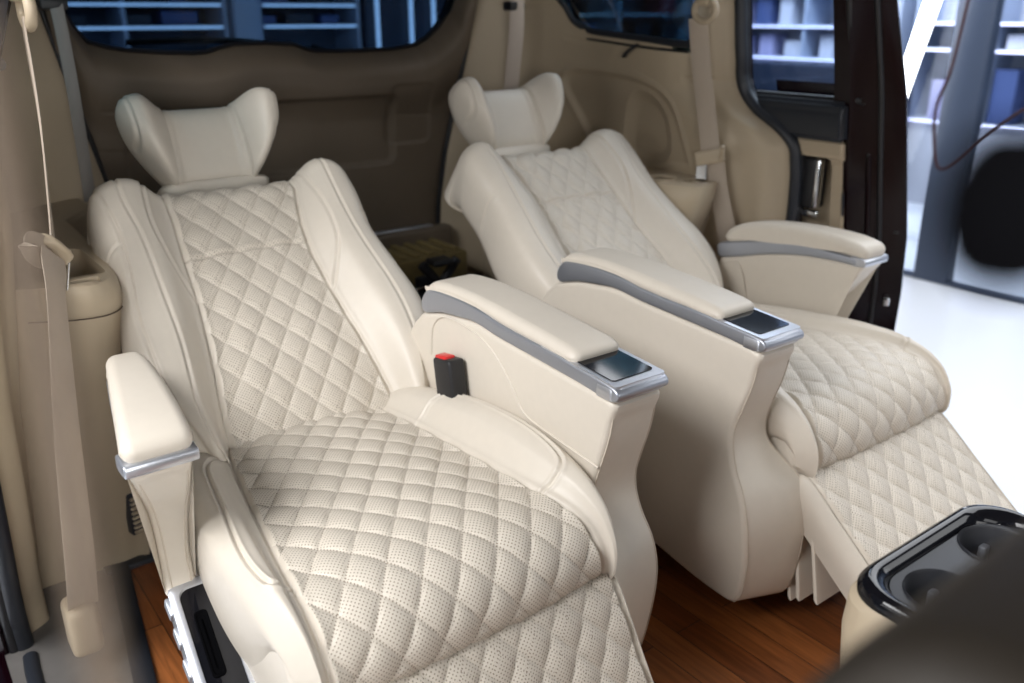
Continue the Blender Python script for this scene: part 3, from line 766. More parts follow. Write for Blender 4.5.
QUARTER = [(2.16, 1.20), (2.118, 1.150), (2.098, 1.108), (2.035, 1.078), (1.83, 1.064), (1.665, 1.052), (1.655, 1.06), (1.655, 1.20)]
def in_quarter(y, z):
    zb = np.interp(y, [1.655, 1.83, 2.02, 2.07, 2.10, 2.12, 2.16], [1.052, 1.064, 1.078, 1.090, 1.112, 1.15, 1.21])
    return (z > zb) & (y > 1.655) & (y < 2.16)

def make_side_wall(sg, name):
    zs = np.linspace(-.02, 1.34, 235); nc = 240
    B = wall_surface(zs, nc); B = B[:, :, [0, 1, 2]]
    N_ = grid_normals(B)
    if N_[120, 120, 0] > 0: N_ = -N_                         # into the cabin
    y, z = B[..., 1], B[..., 2]; yz = np.stack([y, z], -1)
    d = np.zeros_like(y)
    # big moulded field with a smaller dished one inside, as raised outlines
    big = cr(np.array([(2.052, .70), (2.105, .815), (2.155, .915), (2.125, .968), (2.02, .972), (1.842, .955), (1.745, .912), (1.700, .839), (1.668, .73)]), 90)
    db = polydist(yz, big)
    def poly_in(P):
        Q = np.vstack([P, P[:1]]); c = np.zeros(y.shape, bool)
        for (a0, b0), (a1, b1) in zip(Q[:-1], Q[1:]):
            if b0 == b1: continue
            k = ((b0 > z) != (b1 > z)) & (y < (a1-a0)*(z-b0)/(b1-b0)+a0); c ^= k
        return c
    ib = poly_in(big)
    d += -.010*np.where(ib, np.clip(db/.02, 0, 1), 0)+.005*np.exp(-(db/.008)**2)
    sm = cr(np.array([(1.935, .735), (1.918, .862), (1.877, .918), (1.806, .910), (1.752, .853), (1.742, .764), (1.78, .715), (1.86, .70)]), 90, closed=True)
    ds = polydist(yz, np.vstack([sm, sm[:1]])); ism = poly_in(sm)
    d += -.016*np.where(ism, np.clip(ds/.035, 0, 1), 0)+.003*np.exp(-(ds/.007)**2)
    # joints between trim pieces
    d += groove(polydist(yz, np.array([(1.40, .955), (1.70, .963)])), .004, .004)
    d += groove(polydist(yz, np.array([(2.13, 1.062), (2.06, 1.048)])), .003, .004)
    V = B+N_*d[..., None]; V[..., 0] *= sg
    keep = ~in_quarter(y, z)
    mask = keep[:-1, :-1] & keep[1:, 1:] & keep[:-1, 1:] & keep[1:, :-1]
    F = grid_faces(len(zs), nc, mask, flip=sg > 0)
    me = mesh_np(name, V.reshape(-1, 3), F)
    o = struct(link(name, me, M['plastic'], None, 180))
    # outer skin so the trim is not a bare sheet
    so = B.copy(); so[..., 0] = (so[..., 0]+.05)*sg
    so = so[::6, ::6]; k2 = keep[::6, ::6]; m2 = k2[:-1, :-1] & k2[1:, 1:] & k2[:-1, 1:] & k2[1:, :-1]
    sk = mesh_np('body_skin', so.reshape(-1, 3), grid_faces(so.shape[0], so.shape[1], m2))
    link('body_skin', sk, M['burgundy'], o, 180)
    return o

wall_r = make_side_wall(1, 'wall_right')
wall_l = make_side_wall(-1, 'wall_left')

def wall_o(y, z): return float(oW(z))-(0 if y < 2.06 else (y-2.06)*.35)
for sg, wl, wn in ((1, wall_r, 'window_2'), (-1, wall_l, 'window_3')):
    q = cr(np.array([(2.165, 1.26), (2.160, 1.20), (2.122, 1.150), (2.100, 1.110), (2.065, 1.088), (2.020, 1.077), (1.83, 1.063), (1.69, 1.053), (1.655, 1.053)]), 70)
    fr = tube(wn, [(sg*(wall_o(a, b)+.004), a, b) for a, b in q], .008, M['rubber'], None, seg=8, n=90, flat=(.010, .008), up=(1, 0, 0)); struct(fr)
    o_ = [(wall_o(a, b)+.012) for a, b in QUARTER]
    V = [(sg*(w+dx), a, b) for dx in (0, .004) for w, (a, b) in zip(o_, QUARTER)]
    k = len(QUARTER)
    V = [(sg*(.792-(b-1.06)*.35+dx+.012), a, b) for dx in (0, .004) for (a, b) in [(1.63, 1.03), (2.19, 1.04), (2.19, 1.30), (1.63, 1.30)]]
    me = bpy.data.meshes.new('window_pane'); me.from_pydata(V, [], [(0, 1, 2, 3), (7, 6, 5, 4), (0, 4, 5, 1), (1, 5, 6, 2), (2, 6, 7, 3), (3, 7, 4, 0)])
    link('window_pane', me, M['tintq'], fr, 0)
    # slot of the side blind with its black pull tab
    if sg > 0:
        sl = tube('blind_slot', [(.7955, 2.075, 1.0590), (.7985, 1.834, 1.041), (.800, 1.66, 1.0325)], .003, M['black'], fr, seg=6, flat=(.0035, .003), up=(1, 0, 0))
        tube('blind_pull_tab', [(.790, 1.835, 1.046), (.781, 1.842, 1.040), (.772, 1.858, 1.026), (.770, 1.868, 1.014)], .007, M['black'], sl, seg=10, flat=(.010, .005))

# door seals that frame the two side openings
for sg, nm in ((1, 'trim_1'), (-1, 'trim_2')):
    zz = np.linspace(-.01, 1.34, 34)
    pts = [(sg*(float(oSeal(z))+.016), float(ySeal(z))-.020, z) for z in zz]
    struct(tube(nm, pts, .017, M['rubber'], None, seg=14, n=140, flat=(.016, .018), up=(1, 0, 0)))
    pts = [(sg*(float(oSeal(z))+.032), float(ySeal(z))-.024, z) for z in zz]
    tube('seal_lip', pts, .010, M['black'], bpy.data.objects[nm], seg=10, n=140, up=(1, 0, 0))
    # painted body flange outside the seal
    G = []
    for z in np.linspace(-.3, 1.34, 60):
        zc = max(z, -.01); o, y_ = float(oSeal(zc)), float(ySeal(zc))
        G.append([(sg*(o+.036), y_-.022, z), (sg*(o+.048), y_-.030, z), (sg*(o+.056), y_-.022, z), (sg*(o+.056), y_+.0, z), (sg*(o+.045), y_+.03, z)])
    G = np.array(G); me = mesh_np('body_flange', G.reshape(-1, 3), grid_faces(G.shape[0], 5))
    link('body_flange', me, M['burgundy'], bpy.data.objects[nm], 40)

# tailgate: moulded inner panel below the rear window
def ztop(x):
    xs = [-.62, -.56, -.547, -.532, -.505, -.46, -.417, -.32, -.247, -.215, -.185, -.14, -.05, .03, .065, .095, .16, .343, .42, .465, .51, .545, .562, .62]
    zs = [1.34, 1.21, 1.15, 1.108, 1.068, 1.054, 1.046, 1.038, 1.035, 1.037, 1.046, 1.055, 1.056, 1.051, 1.038, 1.032, 1.030, 1.032, 1.043, 1.063, 1.098, 1.14, 1.20, 1.34]
    return np.interp(x, xs, zs)
def make_tailgate():
    nu, nv = 220, 150
    u = np.linspace(-1, 1, nu); G = np.zeros((nv, nu, 3))
    for i, v in enumerate(np.linspace(0, 1, nv)):
        # v: 0 at the sill, 1 at the window lip
        zt = ztop(u*.585); z = .47+(zt-.47)*v
        half = gapO(z)+.004
        x = u*half
        zt = ztop(x); z = .47+(np.minimum(zt, 1.32)-.47)*v
        G[i, :, 0] = x; G[i, :, 2] = z
        yb = 2.430-.055*np.clip((z-.5)/.55, 0, 1.4)
        lip = np.clip((v-.86)/.14, 0, 1)
        yb = yb-.030*np.clip((v-.62)/.2, 0, 1)*(3-2*np.clip((v-.62)/.2, 0, 1))*np.clip((v-.62)/.2, 0, 1)+.085*lip**2.2
        edge = np.clip((np.abs(u)-.93)/.07, 0, 1)
        G[i, :, 1] = yb+.004*edge**2
    X, Z = G[..., 0], G[..., 2]
    xz = np.stack([X, Z], -1)
    def rect(x0, x1, z0, z1, r=.04):
        dx = np.maximum(np.maximum(x0+r-X, X-(x1-r)), 0); dz = np.maximum(np.maximum(z0+r-Z, Z-(z1-r)), 0)
        return r-np.hypot(dx, dz)-np.where((dx == 0) & (dz == 0), 0, 0)
    def sd(x0, x1, z0, z1, r=.03):
        ax = np.abs(X-(x0+x1)/2)-((x1-x0)/2-r); az = np.abs(Z-(z0+z1)/2)-((z1-z0)/2-r)
        return -(np.hypot(np.maximum(ax, 0), np.maximum(az, 0))+np.minimum(np.maximum(ax, az), 0)-r)
    def sink(s, dep, w=.012): return dep*np.clip(s/w, 0, 1)**2*(3-2*np.clip(s/w, 0, 1))
    G[..., 1] += sink(sd(-.14, .335, .69, .905), .022)+sink(sd(.30, .46, .745, .935), .006)+sink(sd(-.46, -.26, .60, .88), .012)
    for L in ([(-.5, .90), (-.15, .89)], [(.345, .84), (.53, .83)], [(-.52, .80), (-.26, .78)]):
        G[..., 1] += .004*np.exp(-(polydist(xz, np.array(L))/.004)**2)
    me = mesh_np('wall_back', G.reshape(-1, 3), grid_faces(nv, nu))
    o = struct(link('wall_back', me, M['hatchshade'], None, 180))
    H = G[::5, ::5].copy(); H[..., 1] += .07
    me = mesh_np('tailgate_skin', H.reshape(-1, 3), grid_faces(H.shape[0], H.shape[1])); link('tailgate_skin', me, M['burgundy'], o, 180)
    return o
tg = make_tailgate()
for sg in (1, -1):
    tube('tailgate_seal', [(sg*float(gapO(z)+.004), float(yT(z))-.004, z) for z in np.linspace(.47, 1.33, 12)], .009, M['black'], tg, seg=8, n=50)
# rear window with its black border and the wiper outside
xs = np.linspace(-.60, .60, 120)
border = [(x, 2.418, float(ztop(x))-.004) for x in xs]
w1 = struct(tube('window_1', border, .010, M['black'], None, seg=8, n=240, flat=(.006, .014), up=(0, 1, 0)))
V = [(x, y+d, z) for d in (0, .004) for x, y, z in ((-.62, 2.440, 1.00), (.62, 2.440, 1.00), (.62, 2.33, 1.40), (-.62, 2.33, 1.40))]
me = bpy.data.meshes.new('window_pane'); me.from_pydata(V, [], [(0, 1, 2, 3), (7, 6, 5, 4), (0, 4, 5, 1), (1, 5, 6, 2), (2, 6, 7, 3), (3, 7, 4, 0)])
link('window_pane', me, M['tint'], w1, 0)
wp = tube('rear_wiper', [(.12, 2.478, 1.030), (-.02, 2.476, 1.050), (-.12, 2.475, 1.060), (-.25, 2.476, 1.064), (-.395, 2.478, 1.060)], .008, M['black'], None, seg=8, n=50, flat=(.006, .009), up=(0, 1, 0))
tag(wp, 'black wiper lying along the bottom of the rear window', 'wiper')
tube('wiper_blade', [(-.10, 2.471, 1.052), (-.25, 2.471, 1.056), (-.40, 2.472, 1.054)], .003, M['rubber'], wp, seg=6, n=20)
tube('wiper_pivot', [(.12, 2.478, 1.030), (.12, 2.44, 1.022)], .016, M['black'], wp, seg=12, spline=False)

# floors
fl = struct(rbox('floor', (-.93, -.75, -.03), (.93, 2.44, 0), 0, M['wood']))
sx = lambda y: -.745-(1.786-y)*.145
struct(stack('floor_carpet', [(-.034, [(-.99, .50), (sx(.50), .50), (sx(1.80), 1.80), (-.72, 1.90), (-.99, 1.90)]), (.003, [(-.99, .50), (sx(.50), .50), (sx(1.80), 1.80), (-.72, 1.90), (-.99, 1.90)])], M['carpet'], None, 1))
ed = struct(stack('trim_3', [(z, [(sx(.50)-w, .50), (sx(.50)+w, .50), (sx(1.79)+w, 1.79), (sx(1.79)-w, 1.79)]) for z, w in ((-.01, .019), (.009, .019), (.012, .015))], M['rubber'], None, 1))
rbox('edge_return', (-.775, 1.775, -.010), (-.60, 1.812, .0118), .004, M['rubber'], ed)
struct(rbox('trim_4', (-1.02, .55, -.20), (-.962, 1.70, -.005), .012, M['burgundy']))
struct(tube('trim_5', [(-.966, .60, .002), (-.964, 1.20, .002), (-.958, 1.50, .002), (-.952, 1.60, .002)], .012, M['rubber'], None, seg=10, flat=(.014, .012)))
fr_ = struct(rbox('floor_cargo', (-.66, 2.00, .0), (.66, 2.44, .30), .01, M['cargomat']))
sill = struct(rbox('trim_6', (-.50, 2.345, .295), (.50, 2.40, .485), .012, M['hatchshade']))
rbox('sill_plate', (.22, 2.372, .484), (.44, 2.398, .4890), .003, M['silver'], sill)
ceil = struct(rbox('ceiling', (-.64, -.55, 1.31), (.64, 2.36, 1.36), .02, M['headliner']))

# wheel-arch side boxes with their pockets
def arch_box(sg, nm):
    def plan(y_off, g, inn):
        y_off = y_off-(.022 if sg > 0 else 0)
        pts = [(.90, 1.600+y_off*.8), (.845, 1.575+y_off*.9), (.79, 1.545+y_off), (.735, 1.535+y_off), (.70, 1.565+y_off*.9), (.680, 1.635+y_off*.6), (.668, 1.79+y_off*.2), (.662, 1.95), (.66, 2.10), (.60, 2.22), (.60, 2.33), (.90, 2.33)]
        P = np.array(cr(pts[:9], 60).tolist()+pts[9:]); c = P.mean(0)
        P[:60] += inn*np.array([1, .6])*g
        return P
    rings = [(-.015, plan(.27, 1, 0)), (.20, plan(.21, 1, .000)), (.45, plan(.10, 1, .000)), (.60, plan(.035, 1, .000)), (.665, plan(.008, 1, .001)), (.690, plan(.004, 1, .006)), (.702, plan(.002, 1, .014)), (.706, plan(0, 1, .026))]
    o = stack(nm, rings, M['plastic'], None, sg, smooth=60)
    return struct(o)
ab_l = arch_box(-1, 'trim_7')
ab_r = arch_box(1, 'trim_8')
def rounded_plan(cx, cy, hx, hy, r, rot=0, n=6):
    out = []
    for sx, sy, t0 in ((1, 1, 0), (-1, 1, PI/2), (-1, -1, PI), (1, -1, 1.5*PI)):
        for t in np.linspace(t0, t0+PI/2, n):
            x, y = sx*(hx-r)+r*math.cos(t), sy*(hy-r)+r*math.sin(t)
            out.append((cx+x*math.cos(rot)-y*math.sin(rot), cy+x*math.sin(rot)+y*math.cos(rot)))
    return out
def prism(plan, z0, z1, nm='c'):
    return stack(nm, [(z0, plan), (z1, plan)], M['plastic'], None, 1)
cut(ab_l, [prism(rounded_plan(-.750, 1.705, .042, .110, .025), .62, .8), prism(rounded_plan(-.750, 1.572, .024, .012, .005), .676, .8)])
cut(ab_r, [prism([(.735+.038*math.cos(t), 1.665+.038*math.sin(t)) for t in np.linspace(0, 2*PI, 32, endpoint=False)], .62, .8),
           prism(rounded_plan(.785, 1.585, .030, .028, .013, .3), .655, .8), prism(rounded_plan(.745, 1.93, .04, .09, .02), .65, .8)])
rbox('pocket_divider', (-.790, 1.660, .62), (-.710, 1.668, .690), .003, M['plastic'], ab_l)
so_ = rbox('power_socket', (-.772, 1.562, .672), (-.728, 1.582, .688), .004, M['black'], ab_l)
tube('trim_joint', [(-.845, 1.587, .645), (-.79, 1.5575, .645), (-.735, 1.5475, .645), (-.70, 1.577, .645), (-.680, 1.643, .645)], .0012, M['webbrown'], ab_l, seg=6)
tube('cup_rim', [(.735+.041*math.cos(t), 1.665+.041*math.sin(t), .706) for t in np.linspace(0, 2*PI, 33)], .004, M['plastic'], ab_r, seg=8, n=60)
# air outlet low in the left box
rv = Matrix.Rotation(math.radians(14), 3, 'Z'); pv = (-.695, 1.76, .145)
vo = rbox('air_outlet', (-.716, 1.752, .094), (-.668, 1.775, .192), .003, M['dark'], ab_l, rot=rv, pivot=pv)
for k in range(8):
    zz = .099+k*.0112
    rbox('outlet_slat', (-.713, 1.746, zz), (-.671, 1.756, zz+.0055), .0015, M['plastic'], vo, 1, rot=rv, pivot=pv)

# ------------------------------------------------------------------ belts
def belt_front(sg, label):
    root = empty('seat_belt', (sg*.80, 1.58, 0)); tag(root, label, 'seat belt', 'second row seat belts')
    # pillar loop
    x = .768
    lp = tube('belt_loop', [(sg*(x-.004), 1.578+.034*math.cos(t), 1.136+.026*math.sin(t)) for t in np.linspace(0, 2*PI, 25)], .009, M['plastic'], root, seg=10, n=60, up=(1, 0, 0))
    lathe_pts = [(0, 0)]
    a = sorted((sg*(x-.016), sg*(x+.02)))
    rbox('loop_cover', (a[0], 1.560, 1.145), (a[1], 1.605, 1.225), .012, M['plastic'], lp, 4)
    if sg > 0:
        strap('webbing', [(.764, 1.600, 1.118), (.776, 1.592, 1.02), (.798, 1.572, .86), (.806, 1.560, .78)], .050, M['webbing'], root, wdir=[(-.35, 1, 0), (-.45, 1, 0), (-.5, 1, 0), (-.5, 1, 0)])
        strap('webbing', [(.812, 1.553, .775), (.828, 1.540, .68), (.848, 1.516, .56), (.866, 1.50, .40), (.876, 1.52, .12)], .050, M['webbing'], root, wdir=[(-.5, 1, 0), (-.5, 1, .15), (-.5, 1, .2), (-.3, 1, 0), (0, 1, 0)])
        t = rbox('tongue', (.794, 1.520, .752), (.812, 1.600, .790), .007, M['plastic'], root, 4, rot=Matrix.Rotation(math.radians(24), 3, 'Z') @ Matrix.Rotation(math.radians(-14), 3, 'X'))
        tube('tongue_loop', [(.800, 1.522, .772), (.786, 1.505, .790), (.778, 1.498, .806), (.790, 1.512, .800)], .006, M['plastic'], t, seg=8)
        rbox('metal_plate', (.793, 1.564, .705), (.797, 1.592, .757), .0015, M['chrome'], t, 1, rot=Matrix.Rotation(math.radians(24), 3, 'Z'))
    else:
        strap('webbing', [(-.770, 1.587, 1.12), (-.7765, 1.558, .98), (-.789, 1.540, .84), (-.798, 1.510, .79)], .046, M['webbing'], root, wdir=[(.08, 1, 0), (.10, 1, 0), (.10, 1, 0), (.25, 1, 0)], thick=.003)
        strap('webbing', [(-.808, 1.462, .785), (-.822, 1.415, .728), (-.845, 1.400, .52), (-.862, 1.410, .285), (-.862, 1.49, .14)], .050, M['webbing'], root, wdir=[(.6, .9, 0), (.9, .5, 0), (1, .2, 0), (1, .1, 0), (1, .1, 0)])
        # slack fold of webbing pinched above the tongue
        strap('webbing_fold', [(-.806, 1.490, .785), (-.820, 1.465, .800), (-.838, 1.445, .812), (-.842, 1.440, .800), (-.828, 1.455, .782), (-.806, 1.487, .772)], .030, M['webbing'], root, wdir=(.25, .25, 1), n=60)
        t = tube('tongue', [(-.818, 1.482, .806), (-.806, 1.480, .800), (-.794, 1.486, .782), (-.790, 1.496, .766), (-.796, 1.502, .758)], .010, M['plastic'], root, seg=12, flat=(.015, .009))
        rbox('metal_plate', (-.790, 1.490, .712), (-.786, 1.512, .764), .0015, M['chrome'], t, 1, rot=Matrix.Rotation(math.radians(-20), 3, 'X') @ Matrix.Rotation(math.radians(16), 3, 'Y'))
    a = sorted((sg*.846, sg*.880)); ya = 1.52 if sg > 0 else 1.50
    rbox('anchor_cover', (a[0]-.014, ya-.035, .050), (a[1]+.004, ya+.035, .150), .014, M['plastic'], root, 4)
    return root
belt_front(-1, 'beige seat belt hanging in front of the left pillar, its webbing folded at the tongue')
belt_front(1, 'beige seat belt hanging on the pillar beside the open sliding door')
def belt_rear(sg, label, mat, off):
    root = empty('seat_belt', (sg*.6, 2.15, 0)); tag(root, label, 'seat belt', 'third row seat belts')
    strap('webbing', [(sg*.612, 2.17, 1.26), (sg*.608, 2.15, 1.113), (sg*(.602), 2.165, .95), (sg*.598, 2.20, .72)], .042 if sg > 0 else .026, mat, root, wdir=(1, -.76, 0) if sg > 0 else (1, -.1, 0))
    a = sorted((sg*.585, sg*.640)); rbox('belt_slot', (a[0], 2.15, 1.135), (a[1], 2.19, 1.16), .006, M['black'], root, 2)
    return root
belt_rear(1, 'pale third-row seat belt strap hanging in the rear corner right of the tailgate', M['webpale'], 0)
belt_rear(-1, 'dark grey third-row seat belt strap slanting down left of the rear window', M['webgrey'], 0)

# ------------------------------------------------------------------ clutter on the cargo floor behind the seats
def P3(name, lo, hi, r, mat, label, cat, group=None, rz=0):
    o = rbox(name, lo, hi, r, M[mat], None, 2, rot=Matrix.Rotation(rz, 3, 'Z')); tag(o, label, cat, group); return o
foam_t = P3('foam_tray', (-.05, 2.16, .302), (.43, 2.33, .452), .012, 'foam', 'tan foam tray along the tailgate sill behind the seats', 'tray')
for k in range(10):
    rbox('foam_rib', (-.03+k*.046, 2.17, .451), (-.008+k*.046, 2.32, .462), .004, M['foam'], foam_t, 1)
P3('tool_case', (-.10, 2.035, .302), (.165, 2.15, .425), .012, 'black', 'flat black tool case in the dark gap behind the seats, yellow cap on it', 'case', rz=-.05)
yc = lathe('yellow_cap', [(.0, .0), (.011, 0), (.011, .012), (.008, .016), (0, .016)], (.155, 2.11, .4255), M['yellow']); tag(yc, 'small round yellow cap in the dark cargo area', 'cap')
jk = empty('scissor_jack', (.27, 2.07, .302)); tag(jk, 'black scissor jack with a metal screw in the dark cargo area', 'jack')
rbox('jack_base', (.20, 2.03, .302), (.34, 2.11, .318), .004, M['black'], jk, 1)
for a, b in (((.21, .32), (.27, .39)), ((.33, .32), (.27, .39)), ((.21, .46), (.27, .39)), ((.33, .46), (.27, .39))):
    tube('jack_arm', [(a[0], 2.07, a[1]), (b[0], 2.07, b[1])], .011, M['dark'], jk, seg=8, spline=False, flat=(.012, .014))
rbox('jack_head', (.235, 2.04, .452), (.305, 2.10, .470), .006, M['black'], jk, 1)
tube('jack_screw', [(.17, 2.07, .39), (.37, 2.07, .39)], .007, M['chrome'], jk, seg=8, spline=False)
P3('cable_box', (.235, 1.985+.15, .302), (.30, 2.02+.14, .40), .008, 'dark', 'small dark plastic box beside the jack in the cargo area', 'box')

# ------------------------------------------------------------------ sliding door, open, behind the right seat
dr = empty('door_1', (1.0, 1.6, -.2)); dr['kind'] = 'structure'
dz = [-.15, .2, .44, .59, .83, .95, 1.16, 1.36]
din = lambda z: np.interp(z, dz, [1.03, 1.03, 1.02, 1.00, .955, .935, .885, .82])
dout = lambda z: np.interp(z, dz, [1.10, 1.12, 1.115, 1.10, 1.045, 1.02, .945, .87])
yin = lambda z: 1.25+0*z
yout = lambda z: np.interp(z, dz, [1.15, 1.145, 1.14, 1.14, 1.148, 1.155, 1.17, 1.18])
zs = np.linspace(-.15, 1.36, 50)
G = []
for z in zs:
    a, b, c, d = float(din(z)), float(dout(z)), float(yin(z)), float(yout(z))
    G.append([(a+.004, c+.05, z), (a, c+.004, z), (a+.006, c-.006, z), (a*.62+b*.38-.004, c*.62+d*.38+.004, z), (a*.55+b*.45+.004, c*.55+d*.45-.008, z), (a*.25+b*.75, c*.25+d*.75-.004, z), (b-.010, d-.002, z), (b+.004, d+.004, z), (b+.012, d+.03, z), (b+.03, d+.4, z), (b+.03, d+1.1, z)])
G = np.array(G)
# the outer skin only below the window line beyond the leading frame
zz = G[..., 2]; m = np.ones((len(zs)-1, G.shape[1]-1), bool); m[zs[:-1] > .90, 9:] = False
mw = zs[:-1] > .93; m[mw, 8:] = False
me = mesh_np('door_edge', G.reshape(-1, 3), grid_faces(len(zs), G.shape[1], m))
de = link('door_edge', me, M['burgundy'], dr, 35); de['label'] = 'burgundy painted leading edge'
tube('door_weatherstrip', [(float(din(z)*.55+dout(z)*.45)+.004, float(yin(z)*.55+yout(z)*.45)-.010, z) for z in np.linspace(-.1, 1.34, 20)], .007, M['black'], de, seg=8, n=60)
lathe('door_stop_button', [(0, 0), (.014, 0), (.014, .008), (.008, .012), (0, .012)], (1.085, 1.166, .60), M['black'], de, 16)
lathe('door_latch', [(0, -.006), (.009, -.006), (.009, .010), (.006, .014), (0, .014)], (1.075, 1.158, .415), M['chrome'], de, 16)
tube('edge_reflector', [(float(din(z)*.72+dout(z)*.28)-.002, float(yin(z)*.72+yout(z)*.28)-.010, z) for z in np.linspace(.52, .80, 6)], .006, M['burgundy'], de, seg=8)
def along(name, sec, y0, y1, mat, parent, r=.006):
    """constant (o,z) section run along y"""
    bm = bmesh.new(); a = [bm.verts.new((o, y0, z)) for o, z in sec]; b = [bm.verts.new((o, y1, z)) for o, z in sec]
    n = len(sec)
    bm.faces.new(a); bm.faces.new(b[::-1])
    for k in range(n): bm.faces.new((a[k], b[k], b[(k+1) % n], a[(k+1) % n]))
    bmesh.ops.recalc_face_normals(bm, faces=bm.faces); bmesh.ops.bevel(bm, geom=bm.edges[:], offset=r, segments=3, affect='EDGES')
    me = bpy.data.meshes.new(name); bm.to_mesh(me); bm.free(); return link(name, me, mat, parent, 35)
ip = along('door_inner_panel', [(.945, .83), (.945, .79), (.965, .775), (.99, .60), (1.00, .44), (.985, .36), (.985, -.10), (1.03, -.10), (1.03, .83)], 1.262, 2.2, M['plastic'], dr)
cut(ip, [rbox('c', (.90, 1.298, .600), (1.022, 1.42, .785), .012, M['plastic'])])
tube('panel_slot', [(.975, 1.262, .70), (.985, 1.262, .64)], .003, M['dark'], ip, seg=6, spline=False)
along('door_shoulder', [(.928, .925), (.920, .90), (.930, .83), (.958, .826), (1.0, .826), (1.0, .93)], 1.258, 2.2, M['rubber'], dr, .010)['label'] = 'black top ledge of the sliding door'
hd = rbox('pull_handle', (.966, 1.343, .645), (1.024, 1.388, .780), .010, M['black'], dr, 4)
rbox('handle_insert', (.962, 1.330, .650), (.985, 1.345, .778), .005, M['chrome'], hd, 3)
rbox('lock_tab', (.975, 1.33, .622), (.992, 1.38, .640), .004, M['chrome'], hd, 2)
V = []
for d in (0, .005):
    for (y_, z) in ((1.255, .90), (2.2, .90), (2.2, 1.36), (1.255, 1.36)): V.append((float(din(z))+.030+d, y_, z))
me = bpy.data.meshes.new('door_glass'); me.from_pydata(V, [], [(0, 1, 2, 3), (7, 6, 5, 4), (0, 4, 5, 1), (1, 5, 6, 2), (2, 6, 7, 3), (3, 7, 4, 0)])
link('door_glass', me, M['clear'], dr, 0)
tube('window_gasket', [(float(din(.93))+.018, 2.2, .928), (float(din(.93))+.018, 1.30, .928), (float(din(.935))+.012, 1.265, .94), (float(din(1.0))+.012, 1.258, 1.0), (float(din(1.3))+.012, 1.258, 1.3)], .009, M['black'], dr, seg=8, n=60)

# ------------------------------------------------------------------ things close to the camera
# floor console between the front seats, its rear end with two cup holders
cc = empty('center_console', (-.07, .40, 0)); tag(cc, 'beige centre console end with a glossy black two-cup holder in the foreground', 'console')
def cring(z, g, y0=.448, rr=.05):
    x0, x1, ya = -.228-g, .092+g, .02
    out = []
    for cx, cy, t0 in ((x1-rr, y0+g-rr, 0), (x0+rr, y0+g-rr, PI/2), (x0+.02, ya+.02, PI), (x1-.02, ya+.02, 1.5*PI)):
        r_ = rr if t0 < 3 else .02
        for t in np.linspace(t0, t0+PI/2, 10): out.append((cx+r_*math.cos(t), cy+r_*math.sin(t)))
    return (z, out)
cb = stack('console_body', [cring(.0, -.030), cring(.20, -.014), cring(.36, -.002), cring(.46, .004), cring(.500, .002), cring(.512, -.006)], M['plastic'], cc, smooth=50)
rimo = stack('cup_holder_rim', [cring(.490, -.006), cring(.509, -.003), cring(.517, -.003), cring(.523, -.006), cring(.5262, -.0105), cring(.527, -.014), cring(.5255, -.019), cring(.521, -.024), cring(.512, -.0285), cring(.500, -.030)], M['gloss'], cc, smooth=50)
rimo['label'] = 'glossy black rim'
cut(cb, [prism([(-.140+.043*math.cos(t), .365+.043*math.sin(t)) for t in np.linspace(0, 2*PI, 40, endpoint=False)], .42, .6), prism([(.002+.043*math.cos(t), .375+.043*math.sin(t)) for t in np.linspace(0, 2*PI, 40, endpoint=False)], .42, .6)])
tray = stack('cup_tray', [cring(.500, -.0285), cring(.5135, -.0285)], M['dark'], cc, smooth=30)
cut(tray, [prism([(-.140+.043*math.cos(t), .365+.043*math.sin(t)) for t in np.linspace(0, 2*PI, 40, endpoint=False)], .42, .6), prism([(.002+.043*math.cos(t), .375+.043*math.sin(t)) for t in np.linspace(0, 2*PI, 40, endpoint=False)], .42, .6)])
cut(rimo, [prism([(-.140+.043*math.cos(t), .365+.043*math.sin(t)) for t in np.linspace(0, 2*PI, 40, endpoint=False)], .42, .6), prism([(.002+.043*math.cos(t), .375+.043*math.sin(t)) for t in np.linspace(0, 2*PI, 40, endpoint=False)], .42, .6)])
for cx, cy in ((-.140, .365), (.002, .375)):
    cp = lathe('cup_well', [(.0, .418-.5), (.038, .418-.5), (.0425, .512-.5), (.0445, .5165-.5), (.0455, .514-.5), (.0455, .41-.5), (0, .41-.5)], (cx, cy, .5), M['dark'], cc, 40)
    rbox('cup_grip_tab', (cx+.020, cy+.020, .465), (cx+.034, cy+.030, .492), .003, M['trimgrey'], cp, 2)
# corner of the driver's seat back, dark and out of focus
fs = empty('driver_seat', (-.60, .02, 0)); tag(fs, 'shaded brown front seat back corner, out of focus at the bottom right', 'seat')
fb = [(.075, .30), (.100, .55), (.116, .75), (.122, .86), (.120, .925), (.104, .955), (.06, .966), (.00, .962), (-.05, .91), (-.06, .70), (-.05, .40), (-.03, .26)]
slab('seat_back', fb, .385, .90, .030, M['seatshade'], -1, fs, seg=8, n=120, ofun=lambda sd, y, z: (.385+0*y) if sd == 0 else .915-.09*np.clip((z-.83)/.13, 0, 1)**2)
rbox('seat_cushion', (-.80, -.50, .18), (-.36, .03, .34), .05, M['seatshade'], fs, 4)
rbox('seat_mount', (-.74, -.42, .0), (-.40, -.05, .19), .01, M['dark'], fs, 2)

